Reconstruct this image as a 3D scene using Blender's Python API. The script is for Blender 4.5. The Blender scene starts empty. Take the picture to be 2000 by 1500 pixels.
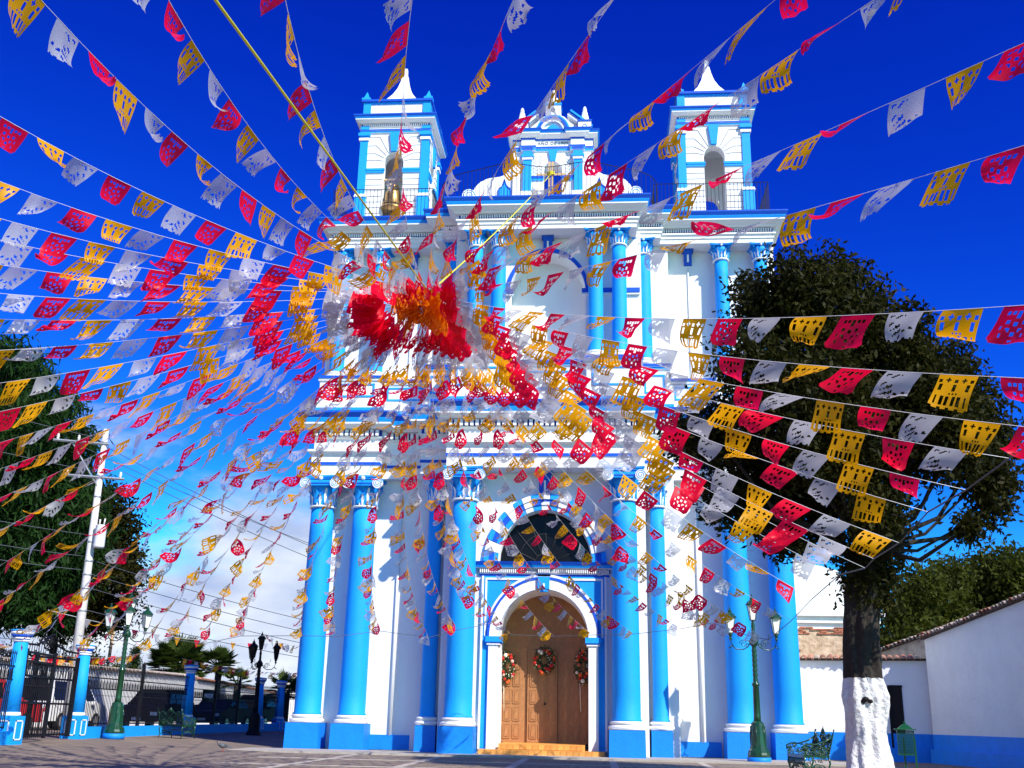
import bpy, math, random
import numpy as np
from mathutils import Matrix, Vector
R = math.radians
random.seed(7)
sc = bpy.context.scene
col = sc.collection
# ---------------------------------------------------------------- camera
cam_data = bpy.data.cameras.new('camera'); cam_data.sensor_width = 36.0
cam_data.lens = 36.0 * 2050 / 2000; cam_data.clip_start = 0.1; cam_data.clip_end = 3000
cam = bpy.data.objects.new('camera', cam_data); col.objects.link(cam); sc.camera = cam
_f = Vector((-0.07974802, 0.94969388, 0.30285606)); _r = Vector((0.99680814, 0.07710912, 0.02068119)); _u = Vector((0.00371217, -0.30353867, 0.95281189))
m = Matrix.Identity(4)
for i in range(3):
    m[i][0] = _r[i]; m[i][1] = _u[i]; m[i][2] = -_f[i]
m[0][3], m[1][3], m[2][3] = 1.9, -33.0, 1.04
cam.matrix_world = m
# ---------------------------------------------------------------- light
SUN_AZ, SUN_EL = 44.0, 40.5        # degrees right of the facade's normal, and up
sd = Vector((math.sin(R(SUN_AZ)) * math.cos(R(SUN_EL)), -math.cos(R(SUN_AZ)) * math.cos(R(SUN_EL)), math.sin(R(SUN_EL))))
sun_l = bpy.data.lights.new('sun', 'SUN'); sun_l.energy = 5.0; sun_l.angle = R(0.5); sun_l.color = (1.0, 0.95, 0.88)
sun = bpy.data.objects.new('sun', sun_l); col.objects.link(sun)
sun.rotation_euler = (-sd).to_track_quat('-Z', 'Y').to_euler(); sun.location = sd * 60
sc.view_settings.view_transform = 'Standard'; sc.view_settings.look = 'None'
sc.view_settings.gamma = 1; sc.view_settings.use_curve_mapping = False
sc.view_settings.exposure = 0.55
w = bpy.data.worlds.new('World'); sc.world = w; w.use_nodes = True
nt = w.node_tree; nt.nodes.clear()
def N(t, **k):
    n = nt.nodes.new(t)
    for a, b in k.items(): setattr(n, a, b)
    return n
out = N('ShaderNodeOutputWorld'); bg = N('ShaderNodeBackground'); bg.inputs[1].default_value = 0.10
sky = N('ShaderNodeTexSky', sky_type='NISHITA'); sky.sun_disc = False
sky.sun_elevation = R(SUN_EL); sky.sun_rotation = math.atan2(sd.x, sd.y)
sky.altitude = 2100; sky.air_density = 1.0; sky.dust_density = 0.15; sky.ozone_density = 3.0
def math_n(op, a, b=None, c=None, clamp=False):
    n = N('ShaderNodeMath', operation=op, use_clamp=clamp)
    for i, v in enumerate((a, b, c)):
        if v is None: continue
        if isinstance(v, (int, float)): n.inputs[i].default_value = v
        else: nt.links.new(v, n.inputs[i])
    return n.outputs[0]
# the deep polarised blue of thin mountain air: the same response for the whole sky
gam = N('ShaderNodeCombineColor'); ssp = N('ShaderNodeSeparateColor'); nt.links.new(sky.outputs[0], ssp.inputs[0])
for i_, pw_ in enumerate((3.0, 2.45, 1.2)): nt.links.new(math_n('POWER', ssp.outputs[i_], pw_), gam.inputs[i_])
tint = N('ShaderNodeMix', data_type='RGBA', blend_type='MULTIPLY'); tint.inputs[0].default_value = 1
nt.links.new(gam.outputs[0], tint.inputs[6]); tint.inputs[7].default_value = (0.018, 0.120, 1.2, 1)
tc = N('ShaderNodeTexCoord'); sep = N('ShaderNodeSeparateXYZ'); nt.links.new(tc.outputs['Generated'], sep.inputs[0])
# clouds: noise over the directions, flattened towards the horizon
mp = N('ShaderNodeMapping'); mp.inputs['Scale'].default_value = (3.0, 3.0, 7.0); mp.inputs['Location'].default_value = (0.8, 0.3, 0.1)
nt.links.new(tc.outputs['Generated'], mp.inputs[0])
no = N('ShaderNodeTexNoise'); no.inputs['Scale'].default_value = 1.1; no.inputs['Detail'].default_value = 9; no.inputs['Roughness'].default_value = 0.55
nt.links.new(mp.outputs[0], no.inputs[0])
low = math_n('SUBTRACT', 0.185, sep.outputs[2])                     # banks of cloud low over the horizon
low = math_n('MULTIPLY', low, 2.2)
west = math_n('MULTIPLY', sep.outputs[0], -0.30)                    # thicker towards the west (left)
wf = math_n('ADD', math_n('MULTIPLY', sep.outputs[0], -1.3), 0.52, clamp=True)
v = math_n('ADD', math_n('ADD', no.outputs[0], math_n('MULTIPLY', low, wf)), west)
cl = N('ShaderNodeMapRange'); cl.interpolation_type = 'SMOOTHSTEP'; cl.inputs[1].default_value = 0.60; cl.inputs[2].default_value = 0.77
nt.links.new(v, cl.inputs[0])
no2 = N('ShaderNodeTexNoise'); no2.inputs['Scale'].default_value = 2.6; no2.inputs['Detail'].default_value = 5
nt.links.new(mp.outputs[0], no2.inputs[0])
cr = N('ShaderNodeValToRGB'); cr.color_ramp.elements[0].position = 0.36; cr.color_ramp.elements[0].color = (3.2, 4.0, 6.0, 1)
cr.color_ramp.elements[1].position = 0.62; cr.color_ramp.elements[1].color = (6.4, 6.9, 7.6, 1)
nt.links.new(no2.outputs[0], cr.inputs[0])
cm = N('ShaderNodeMix', data_type='RGBA'); nt.links.new(cl.outputs[0], cm.inputs[0])
nt.links.new(tint.outputs[2], cm.inputs[6]); nt.links.new(cr.outputs[0], cm.inputs[7])
nt.links.new(cm.outputs[2], bg.inputs[0]); nt.links.new(bg.outputs[0], out.inputs[0])
# ---------------------------------------------------------------- materials
def mat(name, colr, rough=0.7, var=0.0, scale=4.0, bump=0.0, bscale=30.0, metal=0.0, spec=0.3, col2=None, stain=None, translu=None, transp=0.0, coat=0.0, orand=0.0):
    mt = bpy.data.materials.new(name); mt.use_nodes = True
    t = mt.node_tree; b = t.nodes['Principled BSDF']
    b.inputs['Base Color'].default_value = (*colr, 1); b.inputs['Roughness'].default_value = rough
    b.inputs['Metallic'].default_value = metal; b.inputs['Specular IOR Level'].default_value = spec
    if coat: b.inputs['Coat Weight'].default_value = coat; b.inputs['Coat Roughness'].default_value = 0.08
    c = t.nodes.new('ShaderNodeTexCoord')
    if var or col2:
        n = t.nodes.new('ShaderNodeTexNoise'); n.inputs['Scale'].default_value = scale; n.inputs['Detail'].default_value = 7; n.inputs['Roughness'].default_value = 0.65
        t.links.new(c.outputs['Object'], n.inputs[0])
        r = t.nodes.new('ShaderNodeValToRGB'); r.color_ramp.elements[0].position = 0.32; r.color_ramp.elements[1].position = 0.68
        a = col2 if col2 else tuple(x * (1 - var) for x in colr)
        r.color_ramp.elements[0].color = (*a, 1); r.color_ramp.elements[1].color = (*colr, 1)
        t.links.new(n.outputs[0], r.inputs[0]); src = r.outputs[0]
        if stain:
            n2 = t.nodes.new('ShaderNodeTexNoise'); n2.inputs['Scale'].default_value = 1.4; n2.inputs['Detail'].default_value = 10; n2.inputs['Roughness'].default_value = 0.75
            mp2 = t.nodes.new('ShaderNodeMapping'); mp2.inputs['Scale'].default_value = (2.5, 2.5, 0.5)
            t.links.new(c.outputs['Object'], mp2.inputs[0]); t.links.new(mp2.outputs[0], n2.inputs[0])
            r2 = t.nodes.new('ShaderNodeValToRGB'); r2.color_ramp.elements[0].position = 0.58; r2.color_ramp.elements[1].position = 0.80
            r2.color_ramp.elements[0].color = (0, 0, 0, 1); r2.color_ramp.elements[1].color = (stain[3],) * 3 + (1,)
            t.links.new(n2.outputs[0], r2.inputs[0])
            mx = t.nodes.new('ShaderNodeMix'); mx.data_type = 'RGBA'; mx.inputs[7].default_value = (*stain[:3], 1)
            t.links.new(r2.outputs[0], mx.inputs[0]); t.links.new(src, mx.inputs[6]); src = mx.outputs[2]
        if orand:
            oi = t.nodes.new('ShaderNodeObjectInfo'); mr = t.nodes.new('ShaderNodeMapRange'); mr.inputs[3].default_value = 1 - orand; mr.inputs[4].default_value = 1 + orand
            t.links.new(oi.outputs['Random'], mr.inputs[0]); hs_ = t.nodes.new('ShaderNodeHueSaturation'); t.links.new(mr.outputs[0], hs_.inputs['Value']); t.links.new(src, hs_.inputs['Color']); src = hs_.outputs[0]
        t.links.new(src, b.inputs['Base Color'])
    if bump:
        n3 = t.nodes.new('ShaderNodeTexNoise'); n3.inputs['Scale'].default_value = bscale; n3.inputs['Detail'].default_value = 6
        t.links.new(c.outputs['Object'], n3.inputs[0])
        bp = t.nodes.new('ShaderNodeBump'); bp.inputs['Strength'].default_value = bump; bp.inputs['Distance'].default_value = 0.05
        t.links.new(n3.outputs[0], bp.inputs['Height']); t.links.new(bp.outputs[0], b.inputs['Normal'])
    if translu:
        o = t.nodes['Material Output']; tr = t.nodes.new('ShaderNodeBsdfTranslucent'); tr.inputs[0].default_value = (*translu, 1)
        mx = t.nodes.new('ShaderNodeMixShader'); mx.inputs[0].default_value = 0.40
        t.links.new(b.outputs[0], mx.inputs[1]); t.links.new(tr.outputs[0], mx.inputs[2]); last = mx
        if transp:
            tp = t.nodes.new('ShaderNodeBsdfTransparent'); tp.inputs[0].default_value = (*(translu if name[:5] != 'white' else (0.95, 0.95, 0.98)), 1)
            m2 = t.nodes.new('ShaderNodeMixShader'); m2.inputs[0].default_value = transp
            t.links.new(mx.outputs[0], m2.inputs[1]); t.links.new(tp.outputs[0], m2.inputs[2]); last = m2
        t.links.new(last.outputs[0], o.inputs[0])
    return mt
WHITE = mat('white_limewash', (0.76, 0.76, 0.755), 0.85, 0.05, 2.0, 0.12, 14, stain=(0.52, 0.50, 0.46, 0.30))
TRIM = mat('white_trim', (0.79, 0.79, 0.785), 0.8, 0.05, 5.0, 0.08, 20, stain=(0.5, 0.48, 0.44, 0.2))
LBLUE = mat('light_blue_paint', (0.004, 0.315, 0.860), 0.65, 0.10, 1.5, 0.10, 16, stain=(0.02, 0.25, 0.62, 0.3))
MBLUE = mat('blue_paint', (0.002, 0.085, 0.560), 0.6, 0.12, 2.0, 0.08, 20)
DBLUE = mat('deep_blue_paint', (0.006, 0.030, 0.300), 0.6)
PBLUE = mat('plinth_blue_paint', (0.003, 0.225, 0.800), 0.6, 0.16, 2.5, 0.15, 12, stain=(0.05, 0.13, 0.32, 0.85))
JOINT = mat('grey_joint_paint', (0.16, 0.17, 0.24), 0.8)
LETTER = mat('grey_letter_paint', (0.10, 0.12, 0.17), 0.8)
WOOD = mat('door_wood', (0.40, 0.18, 0.070), 0.5, 0.25, 9, 0.15, 40)
BARE = mat('bare_plank_wood', (0.62, 0.42, 0.22), 0.7, 0.2, 12)
TERRA = mat('terracotta_tile', (0.42, 0.17, 0.095), 0.8, 0.45, 6, 0.2, 30, col2=(0.20, 0.12, 0.09), stain=(0.62, 0.56, 0.48, 0.8), orand=0.35)
OLDTILE = mat('weathered_roof_tile', (0.60, 0.53, 0.45), 0.85, 0.4, 5, 0.2, 30, col2=(0.22, 0.17, 0.14), stain=(0.75, 0.70, 0.62, 0.8), orand=0.3)
YTILE = mat('ochre_step_tile', (0.72, 0.33, 0.075), 0.45, 0.2, 3, 0.05, 30, col2=(0.58, 0.24, 0.05), orand=0.2)
IRON = mat('black_iron', (0.006, 0.006, 0.009), 0.6, spec=0.2)
SHADEBED = mat('dark_clay_bed', (0.10, 0.062, 0.048), 0.95, 0.4, 8, 0.3)  # clay bed darkened in its colour for the shadow beneath the cap tiles
GREENI = mat('green_cast_iron', (0.006, 0.052, 0.020), 0.3, 0.25, 20, spec=0.5, coat=0.25)
LGLASS = mat('milky_lamp_glass', (0.72, 0.72, 0.68), 0.25, spec=0.5)
BRASS = mat('bell_bronze', (0.55, 0.33, 0.12), 0.32, 0.3, 6, metal=0.85)
DARK = mat('dark_interior', (0.012, 0.010, 0.010), 0.9)
FBAR = mat('dark_glazing_bar', (0.05, 0.045, 0.04), 0.7)
WGLASS = mat('window_glass', (0.006, 0.006, 0.007), 0.2, spec=0.15)
ROPEY = mat('yellow_rope_fibre', (0.62, 0.55, 0.03), 0.6)
STRINGW = mat('white_nylon_string', (0.72, 0.74, 0.78), 0.5)
CABLE = mat('grey_cable', (0.08, 0.09, 0.11), 0.6)
BARK = mat('dark_bark', (0.035, 0.028, 0.022), 0.95, 0.5, 8, 0.9, 9)
LIME = mat('limewashed_bark', (0.68, 0.66, 0.64), 0.9, 0.22, 9, 1.0, 13, stain=(0.35, 0.3, 0.26, 0.5))
CONC = mat('pole_concrete', (0.62, 0.60, 0.56), 0.85, 0.15, 5, 0.1)
TRAFO = mat('transformer_grey', (0.72, 0.73, 0.74), 0.5)
RUBBER = mat('tyre_rubber', (0.012, 0.012, 0.012), 0.85)
STEEL = mat('wheel_steel', (0.45, 0.46, 0.48), 0.35, metal=0.7)
BRICKS = mat('old_brick', (0.40, 0.14, 0.08), 0.9, 0.3, 20, 0.3, orand=0.45)
RUBBLE = mat('rubble_masonry', (0.62, 0.47, 0.32), 0.95, 0.3, 3.5, 0.9, 7, col2=(0.36, 0.24, 0.15), stain=(0.72, 0.64, 0.52, 0.7))
PLASTO = mat('weathered_plaster', (0.50, 0.45, 0.38), 0.95, 0.3, 3, 0.3, 8, col2=(0.22, 0.19, 0.17), stain=(0.75, 0.7, 0.64, 0.9))
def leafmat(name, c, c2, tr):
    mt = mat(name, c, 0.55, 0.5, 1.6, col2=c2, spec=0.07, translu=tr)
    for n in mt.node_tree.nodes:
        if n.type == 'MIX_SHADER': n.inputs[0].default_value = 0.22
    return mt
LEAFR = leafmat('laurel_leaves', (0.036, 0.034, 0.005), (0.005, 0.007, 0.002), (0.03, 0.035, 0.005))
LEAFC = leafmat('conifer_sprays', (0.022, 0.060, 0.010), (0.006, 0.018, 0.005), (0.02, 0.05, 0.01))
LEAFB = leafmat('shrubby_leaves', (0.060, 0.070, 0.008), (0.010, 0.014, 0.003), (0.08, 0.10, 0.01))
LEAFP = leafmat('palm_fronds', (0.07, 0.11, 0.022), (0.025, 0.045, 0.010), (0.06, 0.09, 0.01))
GRN2 = mat('wreath_greenery', (0.018, 0.050, 0.014), 0.6)
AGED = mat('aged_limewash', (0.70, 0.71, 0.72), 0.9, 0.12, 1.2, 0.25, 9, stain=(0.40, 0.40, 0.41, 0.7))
FO = mat('orange_blossom', (0.70, 0.12, 0.02), 0.6); FW = mat('white_blossom', (0.8, 0.76, 0.6), 0.6); FR = mat('red_blossom', (0.42, 0.015, 0.01), 0.6); FP = mat('pink_blossom', (0.8, 0.42, 0.36), 0.6)
# thin plastic of the flags
FLAGM = {
 'orange': mat('orange_plastic_film', (0.78, 0.20, 0.002), 0.45, translu=(0.95, 0.28, 0.002), transp=0.04, spec=0.2),
 'red': mat('red_plastic_film', (0.72, 0.002, 0.022), 0.4, translu=(0.95, 0.002, 0.11), transp=0.08, spec=0.22),
 'yellow': mat('yellow_plastic_film', (0.70, 0.33, 0.001), 0.4, translu=(0.88, 0.42, 0.001), transp=0.03, spec=0.22),
 'white': mat('white_plastic_film', (0.46, 0.46, 0.50), 0.3, translu=(0.55, 0.55, 0.60), transp=0.25, spec=0.5)}
# ---------------------------------------------------------------- mesh helpers
class MB:
    def __init__(s): s.v = []; s.f = []; s.m = []; s.mats = []; s.sm = []
    def mi(s, m_):
        if m_ not in s.mats: s.mats.append(m_)
        return s.mats.index(m_)
    def add(s, vs, fs, m_, smooth=False):
        o = len(s.v); s.v += [tuple(p) for p in vs]; k = s.mi(m_)
        for f in fs: s.f.append(tuple(i + o for i in f)); s.m.append(k); s.sm.append(smooth)
        return s
    def box(s, x0, x1, y0, y1, z0, z1, m_, taper=0.0):
        t = taper
        vs = [(x0, y0, z0), (x1, y0, z0), (x1, y1, z0), (x0, y1, z0), (x0 + t, y0 + t, z1), (x1 - t, y0 + t, z1), (x1 - t, y1 - t, z1), (x0 + t, y1 - t, z1)]
        return s.add(vs, [(0, 3, 2, 1), (4, 5, 6, 7), (0, 1, 5, 4), (1, 2, 6, 5), (2, 3, 7, 6), (3, 0, 4, 7)], m_)
    def lathe(s, cx, cy, prof, m_, n=24, smooth=True, a0=0.0):
        vs = []; fs = []; k = len(prof)
        for i in range(n):
            a = 2 * math.pi * i / n + a0
            for r, z in prof: vs.append((cx + r * math.cos(a), cy + r * math.sin(a), z))
        for i in range(n):
            j = (i + 1) % n
            for q in range(k - 1): fs.append((i * k + q, j * k + q, j * k + q + 1, i * k + q + 1))
        if prof[0][0] > 1e-4: fs.append(tuple(i * k for i in range(n))[::-1])
        if prof[-1][0] > 1e-4: fs.append(tuple(i * k + k - 1 for i in range(n)))
        return s.add(vs, fs, m_, smooth)
    def tube(s, pts, r, m_, n=6, smooth=True, r1=None):
        pts = [Vector(p) for p in pts]; vs = []; fs = []; K = len(pts)
        for i, p in enumerate(pts):
            d = (pts[min(i + 1, K - 1)] - pts[max(i - 1, 0)])
            d = d.normalized() if d.length > 1e-9 else Vector((0, 0, 1))
            a = d.cross(Vector((0, 0, 1)) if abs(d.z) < 0.95 else Vector((1, 0, 0))).normalized(); b = d.cross(a)
            rr = r if r1 is None else r + (r1 - r) * i / max(1, K - 1)
            if isinstance(r, (list, tuple)): rr = r[i]
            for q in range(n):
                t = 2 * math.pi * q / n; vs.append(p + (a * math.cos(t) + b * math.sin(t)) * rr)
        for i in range(K - 1):
            for q in range(n):
                w_ = (q + 1) % n; fs.append((i * n + q, (i + 1) * n + q, (i + 1) * n + w_, i * n + w_))
        fs.append(tuple(range(n))); fs.append(tuple(range((K - 1) * n, K * n))[::-1])
        return s.add(vs, fs, m_, smooth)
    def prism(s, pts, axis, a, b, m_, smooth=False):   # closed 2-D outline extruded along an axis
        def P(p, t): return (p[0], t, p[1]) if axis == 'y' else ((t, p[0], p[1]) if axis == 'x' else (p[0], p[1], t))
        k = len(pts); vs = [P(p, a) for p in pts] + [P(p, b) for p in pts]
        fs = [tuple(range(k)), tuple(range(k, 2 * k))[::-1]] + [(i, i + k, (i + 1) % k + k, (i + 1) % k) for i in range(k)]
        return s.add(vs, fs, m_, smooth)
    def sphere(s, c, r, m_, n=10, k=6, sz=1.0):
        prof = [(max(0.0, r * math.sin(math.pi * i / k)), c[2] - r * sz * math.cos(math.pi * i / k)) for i in range(k + 1)]
        return s.lathe(c[0], c[1], prof, m_, n)
    def mesh(s, name):
        me = bpy.data.meshes.new(name); me.from_pydata(s.v, [], s.f)
        for q in s.mats: me.materials.append(q)
        me.polygons.foreach_set('material_index', s.m); me.polygons.foreach_set('use_smooth', s.sm); me.update()
        return me
    def build(s, name, parent=None, **tags):
        return put(name, s.mesh(name), parent, **tags)
def put(name, me, parent=None, loc=(0, 0, 0), rz=0, **tags):
    o = bpy.data.objects.new(name, me); col.objects.link(o); o.location = loc; o.rotation_euler = (0, 0, rz)
    if parent is not None: o.parent = parent
    for k, v_ in tags.items(): o[k] = v_
    return o
def empty(name, loc=(0, 0, 0), rz=0, parent=None, **tags): return put(name, None, parent, loc, rz, **tags)
kids = {}
def copy_tree(o, loc=None, rz=None, parent=None, **tags):
    c = o.copy(); col.objects.link(c)
    if parent is not None: c.parent = parent
    for ch in o.children: copy_tree(ch, parent=c)
    if loc is not None: c.location = loc
    if rz is not None: c.rotation_euler = (0, 0, rz)
    for k, v_ in tags.items(): c[k] = v_
    return c
def sweep(mb, path, prof, mats, cap=True):
    """mouldings: profile [(outward, z)] along a plan polyline with mitred corners; outward is to the right of travel"""
    P = [Vector(p) for p in path]; n = len(P); off = []
    for i in range(n):
        ns = []
        if i > 0: d = (P[i] - P[i - 1]).normalized(); ns.append(Vector((d.y, -d.x)))
        if i < n - 1: d = (P[i + 1] - P[i]).normalized(); ns.append(Vector((d.y, -d.x)))
        if len(ns) == 1: off.append(ns[0])
        else:
            b = ns[0] + ns[1]; off.append(b * (2 / b.length_squared) if b.length > 1e-6 else ns[0])
    for q in range(len(prof) - 1):
        (o0, z0), (o1, z1) = prof[q], prof[q + 1]; vs = []; fs = []
        for i in range(n):
            a = P[i] + off[i] * o0; b = P[i] + off[i] * o1
            vs += [(a.x, a.y, z0), (b.x, b.y, z1)]
        for i in range(n - 1): fs.append((2 * i, 2 * i + 2, 2 * i + 3, 2 * i + 1))
        mb.add(vs, fs, mats[q] if isinstance(mats, (list, tuple)) else mats)
    return off
def lid(mb, path, off, o, z, m_, up=True):
    pts = [(p[0] + q[0] * o, p[1] + q[1] * o, z) for p, q in zip(path, off)]
    mb.add(pts, [tuple(range(len(pts)))] if up else [tuple(range(len(pts)))[::-1]], m_)
def dentils(mb, path, o, z0, z1, pitch, wid, dep, m_):
    for a, b in zip(path[:-1], path[1:]):
        a = Vector(a); b = Vector(b); L = (b - a).length
        if L < 0.3: continue
        d = (b - a) / L; nn = Vector((d.y, -d.x)); k = int((L + 2 * o - 0.05) / pitch) if L > 1.2 else int(L / pitch)
        st = -(k * pitch - L) / 2
        for i in range(k):
            c = a + d * (st + (i + 0.5) * pitch) + nn * o
            h = d * (wid / 2); e = nn * dep
            q = [c - h, c + h, c + h + e, c - h + e]
            vs = [(p.x, p.y, z0) for p in q] + [(p.x, p.y, z1) for p in q]
            mb.add(vs, [(0, 1, 2, 3), (0, 4, 5, 1), (1, 5, 6, 2), (2, 6, 7, 3), (3, 7, 4, 0)], m_)
def arch_wall(mb, x0, x1, z0, z1, ya, yb, cx, hw, zs, m_, rise=None, seg=16, ms=None, zb=None):
    """wall slab between planes ya (front) and yb with one arched opening; zb = bottom of the opening"""
    rise = hw if rise is None else rise; zb = z0 if zb is None else zb; ms = ms or m_
    arc = [(cx - hw * math.cos(math.pi * i / seg), zs + rise * math.sin(math.pi * i / seg)) for i in range(seg + 1)]
    for y, fl in ((ya, 0), (yb, 1)):
        def F(q): vs = [(a, y, b) for a, b in q]; mb.add(vs, [(0, 1, 2, 3)] if not fl else [(3, 2, 1, 0)], m_)
        F([(x0, z0), (cx - hw, z0), (cx - hw, z1), (x0, z1)]); F([(cx + hw, z0), (x1, z0), (x1, z1), (cx + hw, z1)])
        if zb > z0 + 1e-4: F([(cx - hw, z0), (cx + hw, z0), (cx + hw, zb), (cx - hw, zb)])
        for i in range(seg):
            a, b = arc[i], arc[i + 1]; F([a, b, (b[0], z1), (a[0], z1)])
    ring = [(cx - hw, zb)] + arc + [(cx + hw, zb)]
    if zb > z0 + 1e-4: ring.append((cx - hw, zb))
    vs = []; fs = []
    for a, b in ring: vs += [(a, ya, b), (a, yb, b)]
    for i in range(len(ring) - 1): fs.append((2 * i, 2 * i + 1, 2 * i + 3, 2 * i + 2))
    mb.add(vs, fs, ms)
    mb.add([(x0, ya, z1), (x1, ya, z1), (x1, yb, z1), (x0, yb, z1)], [(0, 1, 2, 3)], m_)
    mb.add([(x0, ya, z0), (x0, ya, z1), (x0, yb, z1), (x0, yb, z0)], [(0, 1, 2, 3)], m_)
    mb.add([(x1, ya, z0), (x1, ya, z1), (x1, yb, z1), (x1, yb, z0)], [(3, 2, 1, 0)], m_)
def arcband(mb, cx, zs, r0, r1, ya, yb, m_, a0=0, a1=180, seg=24, ez=1.0):
    vs = []; fs = []
    for i in range(seg + 1):
        a = R(a0 + (a1 - a0) * i / seg); c, s_ = math.cos(a), math.sin(a) * ez
        vs += [(cx + r0 * c, ya, zs + r0 * s_), (cx + r1 * c, ya, zs + r1 * s_), (cx + r1 * c, yb, zs + r1 * s_), (cx + r0 * c, yb, zs + r0 * s_)]
    for i in range(seg):
        o = 4 * i
        for q in range(4): fs.append((o + q, o + 4 + q, o + 4 + (q + 1) % 4, o + (q + 1) % 4))
    fs += [(0, 1, 2, 3), (4 * seg + 3, 4 * seg + 2, 4 * seg + 1, 4 * seg)]
    return mb.add(vs, fs, m_)
# ================================================================ ground
def gz(x, y=0): return min(0.20, max(0.0, 0.026 * (-x - 6.5)))
PAVE = bpy.data.materials.new('stone_paving'); PAVE.use_nodes = True
t = PAVE.node_tree; b = t.nodes['Principled BSDF']; b.inputs['Roughness'].default_value = 0.9
c = t.nodes.new('ShaderNodeTexCoord'); br = t.nodes.new('ShaderNodeTexBrick'); br.inputs['Scale'].default_value = 1.0
br.inputs['Brick Width'].default_value = 0.42; br.inputs['Row Height'].default_value = 0.28; br.inputs['Mortar Size'].default_value = 0.018; br.inputs['Mortar Smooth'].default_value = 0.4
br.inputs['Color1'].default_value = (0.26, 0.205, 0.15, 1); br.inputs['Color2'].default_value = (0.19, 0.15, 0.105, 1); br.inputs['Mortar'].default_value = (0.11, 0.09, 0.075, 1)
t.links.new(c.outputs['Object'], br.inputs[0])
n = t.nodes.new('ShaderNodeTexNoise'); n.inputs['Scale'].default_value = 0.6; n.inputs['Detail'].default_value = 9; n.inputs['Roughness'].default_value = 0.7; t.links.new(c.outputs['Object'], n.inputs[0])
r = t.nodes.new('ShaderNodeValToRGB'); r.color_ramp.elements[0].position = 0.3; r.color_ramp.elements[0].color = (0.62, 0.60, 0.60, 1); r.color_ramp.elements[1].position = 0.7; r.color_ramp.elements[1].color = (1.15, 1.1, 1.05, 1)
t.links.new(n.outputs[0], r.inputs[0])
mx = t.nodes.new('ShaderNodeMix'); mx.data_type = 'RGBA'; mx.blend_type = 'MULTIPLY'; mx.inputs[0].default_value = 1
t.links.new(br.outputs[0], mx.inputs[6]); t.links.new(r.outputs[0], mx.inputs[7]); t.links.new(mx.outputs[2], b.inputs['Base Color'])
bp = t.nodes.new('ShaderNodeBump'); bp.inputs['Strength'].default_value = 0.6; bp.inputs['Distance'].default_value = 0.03
t.links.new(br.outputs[1], bp.inputs['Height']); bp.invert = True; t.links.new(bp.outputs[0], b.inputs['Normal'])
SLAB = mat('pale_stone_band', (0.46, 0.41, 0.35), 0.9, 0.25, 4, 0.2, 20)
CURB = mat('kerb_concrete', (0.40, 0.36, 0.31), 0.9, 0.2, 5, 0.2)
g = MB(); xs = [-600, -120, -60, -30, -22, -15, -14.2] + [-14 + 0.5 * i for i in range(16)] + [-6.4, 0, 8, 14, 30, 120, 600]; ys = [-80, -40, -20, 0, 20, 60, 150, 900]
g.add([(x, y, gz(x)) for y in ys for x in xs], [(j * len(xs) + i, j * len(xs) + i + 1, (j + 1) * len(xs) + i + 1, (j + 1) * len(xs) + i) for j in range(len(ys) - 1) for i in range(len(xs) - 1)], PAVE, True)
g.build('ground', kind='structure')
pv = MB()
for bx in (-4.6, -2.3, 0.0, 2.3, 4.6): pv.box(bx - 0.09, bx + 0.09, -22, -3.3, 0.0, 0.006, SLAB)
for by in (-14, -10, -6.5): pv.box(-6.3, 9, by - 0.09, by + 0.09, 0.0, 0.010, SLAB)
pv.build('paving_band', kind='structure')
kb = MB(); kb.box(-8.2, 9.2, -3.25, -1.0, 0.0, 0.05, CURB); kb.build('pavement', kind='structure')
# ================================================================ church
CH = empty('church', (0.33, 0, 0), label='tall white church with bright blue columns, two bell towers and an arched wooden door', category='church')
def part(mb, name='wall', parent=CH, **k): return mb.build(name, parent, **k)
# --- lower storey walls
mw = MB(); mw.box(-7.55, -3.9, 0, 0.6, 0, 17.1, WHITE); mw.box(3.9, 7.55, 0, 0.6, 0, 17.1, WHITE); part(mw)
mw = MB(); mw.box(-3.98, -3.0, -0.5, 0.62, 0, 16.9, WHITE); mw.box(3.0, 3.98, -0.5, 0.62, 0, 16.9, WHITE); part(mw)
mw = MB(); arch_wall(mw, -3.05, 3.05, 0, 5.3, -1.3, 0.45, 0, 1.32, 3.3, WHITE, rise=1.40, ms=TRIM)
arch_wall(mw, -3.05, 3.05, 5.3, 10.3, -1.3, -0.75, 0.02, 1.40, 5.5, WHITE, rise=1.60, zb=5.5, ms=TRIM); part(mw)
mw = MB(); arch_wall(mw, -3.05, 3.05, 10.3, 16.8, -1.2, -0.3, 0, 1.24, 14.3, WHITE, rise=1.46, zb=11.7, ms=TRIM); mw.box(-1.6, 1.6, -0.3, -0.2, 11, 16.6, WHITE); part(mw)
mw = MB(); mw.box(-7.55, 7.55, 0.6, 5.0, 0, 17.0, WHITE); mw.box(-7.0, 7.0, 5.0, 32, 0, 13.0, WHITE)
mw.prism([(-7.1, 13.0), (7.1, 13.0), (0, 15.0)], 'y', 5.0, 32.3, TERRA); part(mw, 'nave')
bb = MB()
for a, b_ in ((-6.1, -4.0), (4.0, 5.2), (6.6, 6.6)):
    if b_ > a: bb = MB(); bb.box(a, b_, -0.07, 0.01, 0.05, 0.47, PBLUE); part(bb, 'skirting')
for sx in (-4.68, 4.68):
    pp = MB(); pp.tube([(sx, -0.04, 0.45), (sx, -0.04, 8.3)], 0.045, TRIM); pp.tube([(sx, -0.04, 11.5), (sx, -0.04, 15.6)], 0.018, TRIM); part(pp, 'downpipe')
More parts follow.
